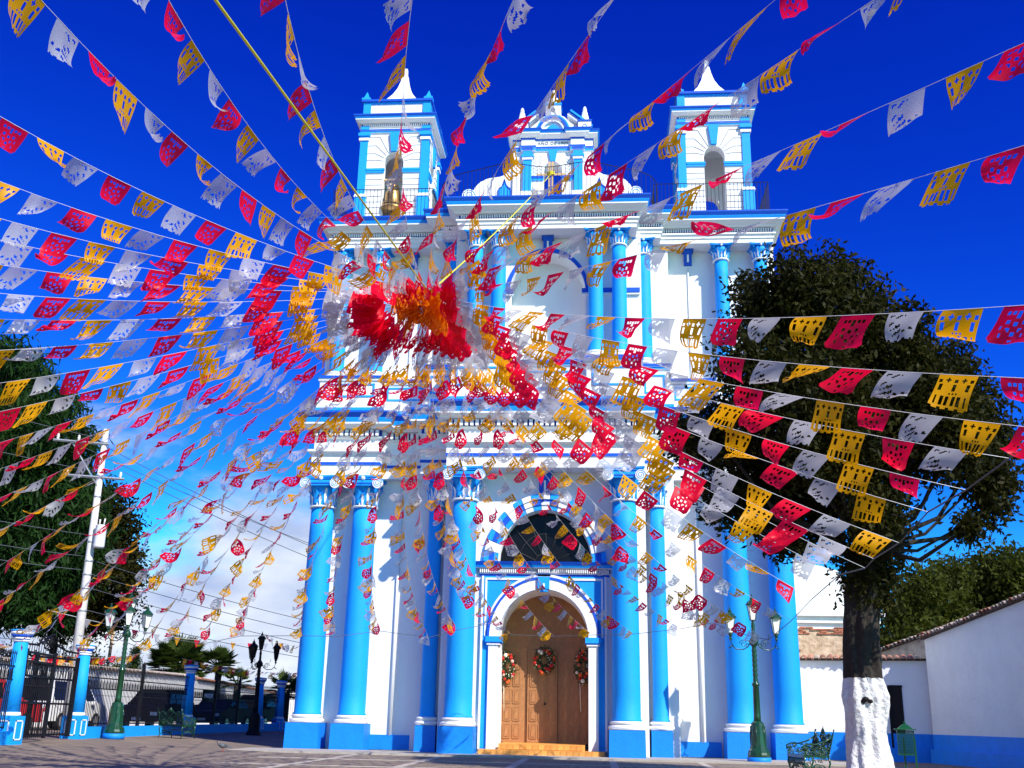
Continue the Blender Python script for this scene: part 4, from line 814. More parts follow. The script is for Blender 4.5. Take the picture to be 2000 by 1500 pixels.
# ================================================================ pigeon
pg = empty('pigeon', (-7.86, -4.63, gz(-7.86)), R(200), label='grey pigeon standing on the paving before the church corner', category='pigeon')
PGM = mat('grey_feathers', (0.10, 0.105, 0.12), .6, .4, 30)
mb = MB(); pr = [(.0, -.15), (.018, -.13), (.035, -.08), (.06, -.02), (.066, .03), (.055, .08), (.038, .11), (.028, .13)]
vs = []; n_ = 10
for i, (r_, x) in enumerate(pr):
    for k in range(n_): a = 2 * math.pi * k / n_; vs.append((x, r_ * math.cos(a) * .85, .14 + .35 * max(0, x) + r_ * math.sin(a)))
pts2 = [(.028, .140, .205), (.026, .148, .225), (.028, .155, .245), (.018, .166, .262), (.0, .172, .268)]
for r_, x, z in pts2:
    for k in range(n_): a = 2 * math.pi * k / n_; vs.append((x + r_ * math.sin(a) * -.3, r_ * math.cos(a) * .8, z + r_ * math.sin(a) * .6))
K = len(pr) + len(pts2); fs = [(i * n_ + k, (i + 1) * n_ + k, (i + 1) * n_ + (k + 1) % n_, i * n_ + (k + 1) % n_) for i in range(K - 1) for k in range(n_)]
mb.add(vs, fs, PGM, True); mb.prism([(-.13, .145), (-.24, .115), (-.24, .10), (-.10, .11)], 'y', -.025, .025, PGM); mb.build('body', pg)
mb = MB(); mb.lathe(0, 0, [(.007, 0), (0, .025)], IRON, 6); o = mb.build('beak', pg); o.location = (.178, 0, .25); o.rotation_euler = (0, R(100), 0)
for s_ in (-1, 1): mb = MB(); mb.tube([(.0, s_ * .025, .09), (.01, s_ * .025, .0)], .006, FR, 4); mb.tube([(-.02, s_ * .025, .004), (.04, s_ * .025, .004)], .004, FR, 4); mb.build('leg', pg)
TREE_R = [(6.62, -9.92, 10.76, 1.02), (7.67, -9.03, 11.32, 0.81), (5.98, -9.32, 10.23, 0.97), (7.71, -8.81, 9.62, 1.53), (8.83, -9.03, 9.41, 0.91), (5.51, -10.35, 8.6, 1.03), (6.71, -10.77, 7.52, 1.55), (8.93, -8.27, 8.25, 1.47), (9.29, -10.55, 7.93, 0.83), (4.53, -9.6, 7.5, 0.82), (5.57, -6.97, 7.69, 1.23), (3.91, -8.69, 7.57, 0.46), (6.79, -7.76, 7.11, 1.24), (7.84, -9.32, 6.62, 1.16), (9.21, -9.09, 7.4, 1.11), (9.46, -11.02, 6.88, 0.75), (10.44, -9.52, 6.46, 0.62), (10.8, -8.76, 5.87, 0.44), (4.93, -8.6, 6.05, 0.66), (5.91, -7.95, 6.0, 0.85), (7.05, -8.42, 5.73, 0.71), (7.76, -10.83, 5.39, 0.64), (8.45, -8.43, 5.15, 0.56), (7.99, -8.93, 4.49, 0.48), (6.11, -9.59, 4.94, 0.36), (9.33, -11.43, 4.99, 0.21), (8.48, -8.04, 10.98, 0.89), (9.17, -9.71, 10.05, 0.41), (10.08, -9.07, 9.07, 0.72), (10.54, -8.62, 8.27, 0.84), (10.67, -9.3, 7.34, 0.69), (11.03, -8.64, 6.55, 0.49), (8.9, -9.92, 8.97, 0.7), (5.79, -7.71, 11.7, 0.46)]
CONIFER = [(-26.97, 13.49, 17.54, 1.25), (-27.15, 16.25, 17.67, 1.19), (-27.6, 15.65, 15.84, 1.94), (-23.84, 13.31, 14.87, 1.22), (-24.71, 13.04, 13.27, 2.3), (-22.92, 14.49, 13.4, 0.87), (-25.17, 17.53, 13.11, 1.57), (-25.56, 14.29, 11.33, 2.69), (-23.77, 16.36, 11.27, 1.52), (-24.02, 14.38, 9.38, 2.66), (-25.68, 14.63, 7.95, 2.42), (-23.4, 15.19, 7.57, 1.7), (-24.29, 14.51, 6.05, 1.9), (-25.72, 15.05, 5.38, 1.08), (-23.43, 16.3, 9.22, 1.5), (-24.7, 17.44, 5.38, 0.88)]
FICUS = [(-24.07, 20.15, 11.24, 1.22), (-23.64, 21.34, 10.36, 0.96), (-24.46, 20.66, 9.41, 1.76), (-23.43, 21.69, 8.76, 0.96), (-23.7, 20.29, 7.23, 1.86), (-21.72, 19.19, 7.38, 0.65), (-24.76, 20.53, 6.19, 1.46), (-23.54, 21.53, 6.05, 1.08), (-24.29, 20.93, 5.45, 0.93), (-25.09, 19.18, 5.54, 1.29)]
BG1 = [(15.47, 16.01, 6.02, 0.96), (15.8, 13.82, 6.67, 0.88), (17.02, 16.05, 5.82, 1.42), (15.21, 15.5, 4.64, 1.08), (14.46, 14.51, 3.92, 0.66), (15.43, 13.32, 4.28, 1.07), (17.6, 15.96, 7.4, 0.83)]
BG2 = [(20.7, 21.82, 7.92, 1.16), (20.64, 18.02, 8.17, 0.91), (22.66, 20.3, 8.25, 1.12), (20.26, 19.53, 6.43, 1.51), (21.99, 17.77, 6.74, 1.46), (19.17, 19.4, 5.45, 0.97), (21.53, 20.59, 5.94, 1.24)]
STRINGS = [
((-2.24,-27.65,6.03),"leftmost of the bunting strings leaving the top edge, rising to the upper left"),
((-1.40,-27.19,6.36),"bunting string rising to the top edge just left of the yellow rope"),
((-0.49,-26.82,6.62),"bunting string rising to the top edge just right of the yellow rope"),
((0.49,-25.98,7.24),"bunting string running straight up past the spire of the left bell tower"),
((1.47,-25.62,7.48),"bunting string rising between the left bell tower and the central gable"),
((2.51,-25.26,7.72),"bunting string rising past the top finial of the central gable"),
((4.16,-25.46,7.50),"bunting string rising over the left part of the right bell tower"),
((5.09,-25.70,7.29),"bunting string rising over the right part of the right bell tower"),
((6.24,-26.15,6.42),"highest bunting string leaving the right edge of the photo, below the top right corner"),
((6.13,-26.10,5.40),"second highest bunting string leaving the right edge of the photo, across open sky"),
((6.19,-25.52,4.11),"nearly level bunting string stretching right across the top of the dark tree crown"),
((6.34,-24.97,3.59),"bunting string crossing the upper middle of the dark tree crown to the right edge"),
((6.50,-24.43,3.27),"bunting string crossing the centre of the dark tree crown to the right edge"),
((5.71,-23.22,3.42),"bunting string crossing the tree crown and ending at its lower right with a yellow flag"),
((5.50,-22.61,3.25),"bunting string ending on the right support cable with a white flag by the hanging twigs"),
((5.39,-21.73,3.20),"bunting string ending on the right support cable with a red flag beside the tree crown"),
((5.36,-20.68,3.04),"bunting string ending on the right support cable just right of the dark trunk"),
((5.33,-19.63,3.01),"bunting string ending on the right support cable over the dark trunk, right of its middle"),
((5.51,-18.44,3.06),"bunting string ending on the right support cable over the left part of the dark trunk"),
((5.51,-16.90,3.17),"bunting string ending just left of the dark trunk, over the white wall"),
((5.60,-14.36,3.10),"bunting string ending over the rightmost blue column of the church"),
((5.75,-11.34,2.99),"bunting string ending above and right of the green street lamp by the church"),
((5.60,-9.29,2.76),"bunting string ending at the right lantern of the green street lamp by the church"),
((5.21,-7.21,3.06),"bunting string ending at the left lantern of the green street lamp by the church"),
((4.76,-6.15,3.38),"bunting string ending over the white wall, just left of the fifth blue column"),
((4.06,-5.08,3.31),"bunting string ending over the middle of the white wall right of the church door"),
((2.87,-4.42,3.21),"bunting string ending over the blue column right of the church door"),
((1.79,-4.00,3.20),"bunting string ending at the right side of the door arch"),
((0.75,-3.82,3.16),"bunting string ending in front of the church door, right of its middle"),
((-0.40,-3.89,3.18),"bunting string ending in front of the church door, near its left edge"),
((-0.94,-4.14,3.45),"bunting string ending over the left jamb of the door arch"),
((-1.80,-4.44,3.25),"bunting string ending over the blue column left of the church door"),
((-2.56,-4.55,3.03),"bunting string ending over the shaded wall left of the church door"),
((-3.79,-5.07,3.14),"bunting string ending over the white wall beside the second blue column"),
((-4.85,-5.52,2.95),"bunting string ending between the two leftmost blue columns"),
((-5.62,-6.03,2.92),"bunting string ending at the outer edge of the leftmost blue column"),
((-7.60,-4.86,2.97),"bunting string dropping through the clouds, nearest to the left corner of the church"),
((-8.31,-5.64,2.70),"bunting string dropping above the smaller fan palm, left of the three lantern lamp"),
((-8.62,-6.94,2.73),"bunting string dropping toward the crown of the large fan palm"),
((-8.99,-7.75,2.43),"bunting string dropping toward the small pointed conifer right of the left green lamp"),
((-9.10,-9.55,2.63),"bunting string ending between the utility pole and the left green lamp"),
((-10.94,-7.11,2.43),"bunting string ending across the lower part of the utility pole"),
((-11.01,-8.49,2.89),"bunting string ending low over the dark trees left of the utility pole"),
((-10.88,-9.90,2.46),"bunting string ending above the leftmost blue gate post"),
((-12.05,-10.54,2.54),"lowest bunting string leaving the left edge of the photo"),
((-11.65,-11.48,3.30),"second lowest bunting string leaving the left edge, over the conifer's lower branches"),
((-11.18,-12.50,3.98),"bunting string leaving the left edge over the lower middle of the tall conifer"),
((-10.64,-13.62,4.51),"bunting string leaving the left edge over the middle of the tall conifer"),
((-10.14,-14.62,4.95),"bunting string leaving the left edge level with the lower crossarm of the utility pole"),
((-9.63,-15.62,5.26),"bunting string leaving the left edge level with the top of the utility pole"),
((-8.05,-18.34,5.12),"bunting string leaving the left edge over the upper part of the tall conifer"),
((-7.58,-19.23,5.36),"bunting string leaving the left edge just below the tip of the tall conifer"),
((-7.06,-20.22,5.59),"bunting string leaving the left edge at the tip of the tall conifer"),
((-6.88,-20.64,5.96),"bunting string leaving the left edge just above the tip of the tall conifer"),
((-6.75,-20.96,6.25),"almost level bunting string leaving the left edge in open sky, a little above the conifer"),
((-6.57,-21.37,6.54),"bunting string leaving the left edge in the middle of the crowded band of flags"),
((-6.31,-21.88,6.71),"bunting string leaving the left edge in the upper half of the crowded band of flags"),
((-5.92,-22.56,6.71),"bunting string leaving the left edge near the top of the crowded band of flags"),
((-5.56,-23.26,6.91),"bunting string forming the upper border of the crowded band of flags at the left"),
((-4.86,-24.54,7.11),"bunting string leaving the left edge high up, well above the crowded band of flags"),
]
# ================================================================ trees
def leaf_cloud(blobs, dens, lsize, seed, droop=0.0, elong=1.0, shell=.55, flat=1.0, aspect=.5):
    rg = np.random.default_rng(seed); C_ = []
    for x, y, z, r in blobs:
        # every blob is a set of small twig clusters, thick towards its outside
        nc = max(45, int(dens * r * r)); d = rg.normal(size=(nc, 3)); d /= np.linalg.norm(d, axis=1)[:, None]
        rad = r * (shell + (1 - shell) * rg.random(nc) ** .6) * (1 + .16 * rg.normal(size=nc)); c_ = np.array([x, y, z]) + d * rad[:, None] * np.array([1, 1, flat])
        k = 11; q = np.repeat(c_, k, 0) + rg.normal(size=(nc * k, 3)) * (.13 if lsize < .2 else .3) * np.array([1, 1, .8])
        C_.append(q)
    P = np.concatenate(C_); n_ = len(P)
    a = rg.normal(size=(n_, 3)); a[:, 2] -= droop; a /= np.linalg.norm(a, axis=1)[:, None]
    b_ = rg.normal(size=(n_, 3)); b_ = np.cross(a, b_); b_ /= np.linalg.norm(b_, axis=1)[:, None]
    L = lsize * (.6 + .8 * rg.random(n_))[:, None] * elong; W_ = lsize * aspect * (.6 + .8 * rg.random(n_))[:, None]
    v0 = P; v1 = P + a * L * .5 + b_ * W_ * .5; v2 = P + a * L; v3 = P + a * L * .5 - b_ * W_ * .5
    V = np.stack([v0, v1, v2, v3], 1).reshape(-1, 3)
    return V, n_
def leaf_mesh(name, V, n_, m_):
    me = bpy.data.meshes.new(name); me.vertices.add(len(V)); me.vertices.foreach_set('co', V.astype(np.float32).ravel())
    me.loops.add(4 * n_); me.loops.foreach_set('vertex_index', np.arange(4 * n_, dtype=np.int32))
    me.polygons.add(n_); me.polygons.foreach_set('loop_start', np.arange(0, 4 * n_, 4, dtype=np.int32)); me.polygons.foreach_set('loop_total', np.full(n_, 4, dtype=np.int32))
    me.materials.append(m_); me.update(); me.validate(); return me
def limbs(mb, root, blobs, r0, m_, seed, every=1):
    rr = random.Random(seed); root = Vector(root)
    for i, (x, y, z, r) in enumerate(blobs):
        if i % every: continue
        e = Vector((x, y, z)); mid = root.lerp(e, .5) + Vector((rr.uniform(-.3, .3), rr.uniform(-.3, .3), -.1 * (e - root).length)); mb.tube([root, root.lerp(mid, .5) + Vector((0, 0, .15)), mid, mid.lerp(e, .5), e], r0 * rr.uniform(.6, 1), m_, 6, r1=.02)
        for k in range(3):
            t2 = e + Vector((rr.uniform(-1, 1), rr.uniform(-1, 1), rr.uniform(-1, 1))) * r * .9; mb.tube([mid.lerp(e, .6), e.lerp(t2, .5), t2], .035, m_, 4, r1=.008)
# --- big laurel right of the church
tr = empty('laurel_tree', (6.86, -12.08, 0), label='big dark broadleaf tree with whitewashed trunk base in front of the right of the church', category='tree')
def trunk_mesh(seg, z0, z1, m_, seed, flare=0.0):
    mb = MB(); n_ = 72; rr = random.Random(seed); ph = [rr.uniform(0, 6.28) for _ in range(8)]; K = 70
    axis = [(0, 7.55, -9.16), (1.21, 7.56, -9.16), (2.15, 7.575, -9.165), (3.34, 7.62, -9.17), (4.56, 7.81, -9.22), (5.6, 8.0, -9.27), (7.0, 8.0, -9.2)]
    rad = [(0, .66), (.35, .50), (.8, .455), (1.3, .45), (1.75, .50), (2.1, .43), (2.9, .40), (4.0, .41), (5.0, .36), (7.0, .20)]
    def itp(T_, z, j):
        for a, b_ in zip(T_[:-1], T_[1:]):
            if z <= b_[0]: u = (z - a[0]) / (b_[0] - a[0]); return a[j] + (b_[j] - a[j]) * u
        return T_[-1][j]
    vs = []
    for i in range(K + 1):
        z = z0 + (z1 - z0) * i / K; cx_, cy_, r_ = itp(axis, z, 1) - 7.55, itp(axis, z, 2) + 9.16, itp(rad, z, 1)
        for k in range(n_):
            a = 2 * math.pi * k / n_; f_ = 1 + .08 * math.sin(3 * a + ph[0] + z * .8) + (.05 if z < 2.14 else .02) * math.sin(11 * a + ph[5] + 1.3 * math.sin(3 * z)) + .06 * math.sin(5 * a + ph[1] - z * 1.1) + .05 * math.sin(8 * a + ph[2] + 2.2 * z) + .03 * math.sin(13 * a + ph[3] + 5 * z)
            if z < .6: f_ += (0.6 - z) * .75 * max(0, math.sin(4.0 * a + ph[4])) ** 2
            f_ += .035 * math.sin(6 * z + 3 * a) + .045 * max(0, math.sin(7 * a + ph[6] + .9 * math.sin(2.1 * z))) ** 3 - .05 * max(0, math.sin(6 * a + ph[7] + 1.2 * math.sin(1.4 * z + 1))) ** 6 + .018 * math.sin(17 * z + 9 * a) * math.sin(11 * z - 14 * a)
            vs.append((cx_ + r_ * f_ * .87 * math.cos(a), cy_ + r_ * f_ * .87 * math.sin(a), z))
    mb.add(vs, [(i * n_ + k, i * n_ + (k + 1) % n_, (i + 1) * n_ + (k + 1) % n_, (i + 1) * n_ + k) for i in range(K) for k in range(n_)], m_, True); return mb
tr.scale = (.88, .88, .88)
trk = trunk_mesh(0, -.12, 2.14, LIME, 4); t1 = trk.build('trunk', tr, label='whitewashed knobbly lower trunk')
mb = MB(); mb.sphere((-.05, -.40, 1.70), .075, DARK, 9, 6, .7); mb.sphere((.04, -.42, 1.66), .055, DARK, 8, 5, .8); mb.sphere((-.10, -.39, 1.65), .05, DARK, 8, 5); mb.build('knothole', t1)
t2 = trunk_mesh(0, 2.13, 7.0, BARK, 4); limbs(t2, (.30, -.08, 4.6), [(x - 7.55, y + 9.16, z, r) for x, y, z, r in TREE_R], .09, BARK, 2); t2.build('trunk', tr, label='dark upper trunk and limbs')
V, n_ = leaf_cloud([(x - 7.55, y + 9.16, z, r) for x, y, z, r in TREE_R], 330, .145, 5, .35, 1.1, .25)
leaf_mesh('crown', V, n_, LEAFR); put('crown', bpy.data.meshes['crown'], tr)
iv = [(.15, -.15, 4.0 + .25 * k, .42 + .05 * k) for k in range(5)] + [(.5, -.2, 4.2, .3), (.45, 0, 3.8, .25)]
V, n_ = leaf_cloud(iv, 120, .12, 8, .5); put('climbing_leaves', leaf_mesh('climbing_leaves', V, n_, LEAFR), tr)
def rel(B, o): return [(x - o[0], y - o[1], z, r) for x, y, z, r in B]
def far_tree(name, B, o, lab, m_, dens, ls, seed, tr_r, **k):
    t_ = empty(name, o, label=lab, category='tree'); V, n_ = leaf_cloud(rel(B, o), dens, ls, seed, **k); put('crown', leaf_mesh('crown', V, n_, m_), t_)
    mb = MB(); top = max(b_[2] for b_ in B); mb.tube([(0, 0, -.3), (.1, 0, top * .4), (0, .1, top * .8)], tr_r, BARK, 8, r1=tr_r * .3); limbs(mb, (.05, 0, min(b_[2] for b_ in B) * .8), rel(B, o), tr_r * .3, BARK, seed, 2); mb.build('trunk', t_)
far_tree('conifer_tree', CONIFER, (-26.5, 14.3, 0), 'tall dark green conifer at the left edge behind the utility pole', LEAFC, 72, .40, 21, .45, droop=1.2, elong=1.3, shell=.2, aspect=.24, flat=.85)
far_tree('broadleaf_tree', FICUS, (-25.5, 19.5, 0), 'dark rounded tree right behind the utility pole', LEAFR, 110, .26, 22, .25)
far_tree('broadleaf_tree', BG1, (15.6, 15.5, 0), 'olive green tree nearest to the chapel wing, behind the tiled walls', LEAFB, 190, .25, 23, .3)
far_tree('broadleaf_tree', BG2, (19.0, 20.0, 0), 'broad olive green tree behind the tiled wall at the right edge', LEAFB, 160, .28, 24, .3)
# --- fan palms
def palm(loc, H, R_, n_, lab, seed):
    t_ = empty('fan_palm', loc, label=lab, category='palm'); rr = random.Random(seed)
    mb = MB(); mb.tube([(0, 0, -.2), (.05, 0, H)], .28, BARK, 8, r1=.22); mb.build('trunk', t_)
    for i in range(n_):
        el = math.degrees(math.asin(rr.uniform(-.45, 1))); a = rr.uniform(0, 6.28); d = Vector((math.cos(a) * math.cos(R(el)), math.sin(a) * math.cos(R(el)), math.sin(R(el)))); c0 = Vector((0, 0, H)); c1 = c0 + d * R_ * rr.uniform(.40, .55)
        side = d.cross(Vector((0, 0, 1))).normalized(); up = side.cross(d); f_ = MB(); f_.tube([c0, c1], .02, LEAFP, 4); nb_ = 15
        for k in range(nb_):
            t_a = R(-78 + 156 * k / (nb_ - 1)); dd = (d * math.cos(t_a) + side * math.sin(t_a) + up * .12); L = R_ * .52 * (1 - .25 * abs(t_a) / 1.4) * rr.uniform(.85, 1.1); w_ = Vector((-math.sin(t_a) * 1, 0, 0)); w_ = (side * math.cos(t_a) - d * math.sin(t_a)) * R_ * .033
            tip = c1 + dd * L + Vector((0, 0, -.14 * L)); f_.add([c1, c1 + dd * L * .5 + w_, tip, c1 + dd * L * .5 - w_], [(0, 1, 2, 3)], LEAFP)
        f_.build('frond', t_)
palm((-25.65, 36.75, 0), 3.7, 2.5, 100, 'large fan palm rising over the far white wall', 1)
palm((-23.34, 37.9, 0), 3.9, 1.6, 60, 'smaller fan palm just right of the large one over the far white wall', 2)
palm((-14.9, 25.0, 0), 2.0, 1.5, 26, 'low fan palm beside the left corner of the church', 3)
palm((-22.0, 38.0, 0), 2.8, 1.3, 22, 'low fan palm showing over the far wall left of the three lantern lamp', 4)
t_ = empty('young_conifer', (-28.2, 35.7, 0), label='small pointed conifer over the far wall left of the large palm', category='tree')
V, n_ = leaf_cloud([(0, 0, 2.2 + .28 * k, .85 - .085 * k) for k in range(10)], 70, .16, 31, .3, aspect=.3); put('crown', leaf_mesh('crown', V, n_, LEAFC), t_); mb = MB(); mb.tube([(0, 0, 0), (0, 0, 5)], .08, BARK, 6, r1=.02); mb.build('trunk', t_)
hb = empty('far_hedge', (-27, 26, 0), label='line of bushes showing over the far wall behind the gate', category='hedge')
V, n_ = leaf_cloud([(rw.uniform(-5, 3), rw.uniform(-14, 4), 2.9 + rw.uniform(-.2, .5), rw.uniform(.5, .9)) for k in range(22)], 40, .2, 33); put('foliage', leaf_mesh('foliage', V, n_, LEAFB), hb)
# ================================================================ far side of the street
capped_wall('street_wall', 'long white wall with old tile cap across the street behind the cars', (-24.0, -22.0), (-23.4, 34.0), 2.75, 3.05, .4, 0, .26, 1, skip_tiles=True)
capped_wall('street_wall', 'far stretch of white street wall with red tile cap, seen beside the church corner', (-23.4, 34.4), (-23.2, 60.0), 2.95, 2.20, .4, 0, .28, 0, skip_tiles=True)
hs = empty('far_house', (-17.5, 50, 0), label='far house with grey tiled roof beyond the fence by the church corner', category='house')
mb = MB(); mb.box(-5, 4, 0, 9, 0, 3.0, WHITE); mb.build('wall', hs); mb = MB(); mb.prism([(-5.4, 2.9), (4.4, 2.9), (-.5, 4.6)], 'y', -.3, 9.3, OLDTILE); mb.build('roof', hs)
wn = MB(); wn.box(-.5, .5, -.03, .0, 1.2, 2.2, WGLASS); wn.box(-.56, -.5, -.05, 0, 1.14, 2.26, IRON); wn.box(.5, .56, -.05, 0, 1.14, 2.26, IRON); wn.build('window', hs)
sn = MB(); sn.box(-.02, .02, -.62, .62, -.24, .24, IRON); o = sn.build('wall_sign', label='small black sign with white lettering seen through the fence', category='sign'); o.location = (-13.86, 10.4, 1.62)
text('PARQUE', .24, (.03, 0, 0), (R(90), 0, R(90)), TRIM, o)
mb = MB(); mb.box(-.02, .03, -.22, .22, -.25, .25, IRON); o = mb.build('wall_opening', label='small dark square opening in the far white wall above the van', category='vent'); o.location = (-23.6, 14.9, 2.2)
# ================================================================ fence with blue pillars
def pillar(loc, H, label, ornate=True):
    t_ = empty('blue_pillar', loc, label=label, category='pillar', group='blue fence pillars'); mb = MB()
    mb.box(-.27, .27, -.27, .27, 0, H * .245, LBLUE)
    for d in ((0, -1), (1, 0), (-1, 0)):
        if d[0] == 0:
            for a, b_, c_, e in ((-.17, .17, .12, .15), (-.17, .17, H * .245 - .13, H * .245 - .10), (-.17, -.14, .12, H * .245 - .1), (.14, .17, .12, H * .245 - .1)): mb.box(a, b_, -.285, -.271, c_, e, TRIM)
        else:
            x0, x1 = sorted((d[0] * .271, d[0] * .285))
            for a, b_, c_, e in ((-.17, .17, .12, .15), (-.17, .17, H * .245 - .13, H * .245 - .10), (-.17, -.14, .12, H * .245 - .1), (.14, .17, .12, H * .245 - .1)): mb.box(x0, x1, a, b_, c_, e, TRIM)
    mb.build('pedestal', t_)
    mb = MB(); h0 = H * .245; mb.lathe(0, 0, [(.25, h0), (.26, h0 + .04), (.24, h0 + .09)], TRIM, 20); mb.build('base_ring', t_)
    mb = MB(); mb.lathe(0, 0, [(.225, h0 + .08), (.17, H * .88)], LBLUE, 24); mb.build('shaft', t_)
    mb = MB(); z = H * .88; mb.lathe(0, 0, [(.17, z), (.20, z + .02), (.20, z + .05)], TRIM, 24); mb.lathe(0, 0, [(.185, z + .05), (.185, z + .07)], MBLUE, 24); mb.lathe(0, 0, [(.20, z + .07), (.21, z + .11)], TRIM, 24); mb.lathe(0, 0, [(.21, z + .11), (.27, z + .19)], MBLUE, 24); mb.lathe(0, 0, [(.275, z + .19), (.275, z + .26)], TRIM, 24); mb.lathe(0, 0, [(.28, z + .26), (.28, z + .30), (.0, z + .33)], LBLUE, 24); mb.build('cap', t_)
PIL = [((-12.62, -6.75), 2.80, 'nearest blue fence pillar with striped cap, at the left edge of the photo'), ((-13.46, -1.55), 2.72, 'blue fence pillar right of the open gate, beside the left green lamp'), ((-13.8, 8.1), 2.55, 'shaded blue pillar in the middle of the fence, left of the small black sign'), ((-13.98, 17.57), 2.4, 'shaded blue pillar right behind the three lantern lamp'), ((-13.74, 20.2), 2.35, 'blue pillar nearest to the church corner, right of the three lantern lamp')]
for (x, y), H, l in PIL: pillar((x, y, gz(x) - .02), H, l)
barc = {}
def fence(p0, p1, n_, label, H0=2.0, H1=2.0, lowwall=True, zb=.38):
    a = Vector(p0); b = Vector(p1); L = (b - a).length; ang = math.atan2(b.y - a.y, b.x - a.x); g0 = gz(a.x)
    t_ = empty('iron_fence', (a.x, a.y, g0), ang, label=label, category='fence', group='black iron fence along the street')
    if lowwall: mb = MB(); mb.box(0, L, -.14, .14, -.1, zb - .05, LBLUE); mb.build('low_wall', t_)
    for z in (zb + .02, H0 - .62, H0 - .30): mb = MB(); mb.box(0, L, -.014, .014, z, z + .035, IRON); mb.build('rail', t_)
    k = int(L / .115)
    bm_ = MB(); bm_.box(-.008, .008, -.008, .008, zb, H0, IRON); bm_.lathe(0, 0, [(.012, H0), (.02, H0 + .03), (0, H0 + .12)], IRON, 4, False); bm_.lathe(0, 0, [(.008, 1.22), (.02, 1.25), (.008, 1.28)], IRON, 4); bme = bm_.mesh('bar')
    am = MB(); am.tube([(-.052, 0, H0 - .60), (-.05, 0, H0 - .42), (0, 0, H0 - .30), (.05, 0, H0 - .42), (.052, 0, H0 - .60)], .008, IRON, 4); ame = am.mesh('pointed_arch')
    for i in range(k):
        x = .06 + i * (L - .12) / max(1, k - 1); put('bar', bme, t_, (x, 0, 0))
        if i % 2 == 0: put('pointed_arch', ame, t_, (x, 0, 0))
    for i in range(1, n_):
        mb = MB(); x = L * i / n_; mb.box(x - .05, x + .05, -.05, .05, -.1, H0 + .25, IRON); mb.lathe(x, 0, [(.05, H0 + .25), (.06, H0 + .30), (0, H0 + .38)], IRON, 8); mb.build('iron_post', t_)
    return t_
fence((-11.9, -11.5), (-12.62, -6.75), 1, 'black iron fence section at the far left edge, left of the nearest blue pillar', 2.15)
fence((-13.46, -1.55), (-13.8, 8.1), 2, 'black iron fence section behind the left green lamp and the bench', 2.05)
fence((-13.8, 8.1), (-13.98, 17.57), 3, 'black iron fence section right of the shaded middle pillar, carrying the small sign', 1.95)
fence((-13.98, 17.57), (-13.74, 20.2), 1, 'short black iron fence section between the two pillars by the three lantern lamp', 1.95)
fence((-13.74, 20.2), (-10.2, 21.5), 1, 'black iron fence section next to the left corner of the church', 2.1)
# gate between the two first pillars
def gate(loc, rz, label, sgn, W_=1.9):
    t_ = empty('gate_leaf', loc, rz, label=label, category='gate', group='two leaves of the open iron gate'); mb = MB()
    for x in (0, W_): mb.box(x - .05, x + .05, -.04, .04, .08, 2.30, IRON)
    for z in (.12, .95, 1.62, 1.98, 2.2): mb.box(0, W_, -.025, .025, z, z + .055, IRON)
    mb.build('frame', t_); b_ = MB(); b_.box(-.009, .009, -.009, .009, .1, 2.0, IRON); b_.lathe(0, 0, [(.009, 1.36), (.024, 1.40), (.009, 1.44)], IRON, 4); bme = b_.mesh('bar')
    for i in range(1, 15): put('bar', bme, t_, (W_ * i / 15, 0, 0))
    s_ = MB()
    for i in range(7): x = .15 + i * .25; s_.tube([(x - .08, 0, 1.66), (x - .05, 0, 1.88), (x, 0, 1.97), (x + .05, 0, 1.88), (x + .08, 0, 1.66)], .012, IRON, 4)
    s_.build('arcade', t_); tp = MB(); tp.tube([(0, 0, 2.42), (W_ * .3, 0, 2.44), (W_ * .62, 0, 2.60), (W_ * .72, 0, 2.72), (W_ * .86, 0, 2.80), (W_ * .97, 0, 2.70), (W_, 0, 2.5)], .028, IRON, 5)
    pts = []
    for i in range(18): a = i / 17 * 3.2 * math.pi; q = .17 * (1 - .75 * i / 17); pts.append((W_ * .82 + q * math.cos(a), 0, 2.56 + q * math.sin(a)))
    tp.tube(pts, .024, IRON, 5)
    for i in range(8): x = W_ * .08 * (i + 1); tp.box(x - .007, x + .007, -.007, .007, 2.2, 2.45 + .012 * i, IRON)
    tp.build('scroll_top', t_)
gate((-12.66, -6.35, gz(-13)), R(100), 'gate leaf hinged on the nearest pillar, with its scroll top beside the pole', 1, 2.3)
gate((-13.44, -1.95, gz(-13)), R(262), 'gate leaf hinged on the pillar by the green lamp, its scroll beside the other', -1, 1.9)
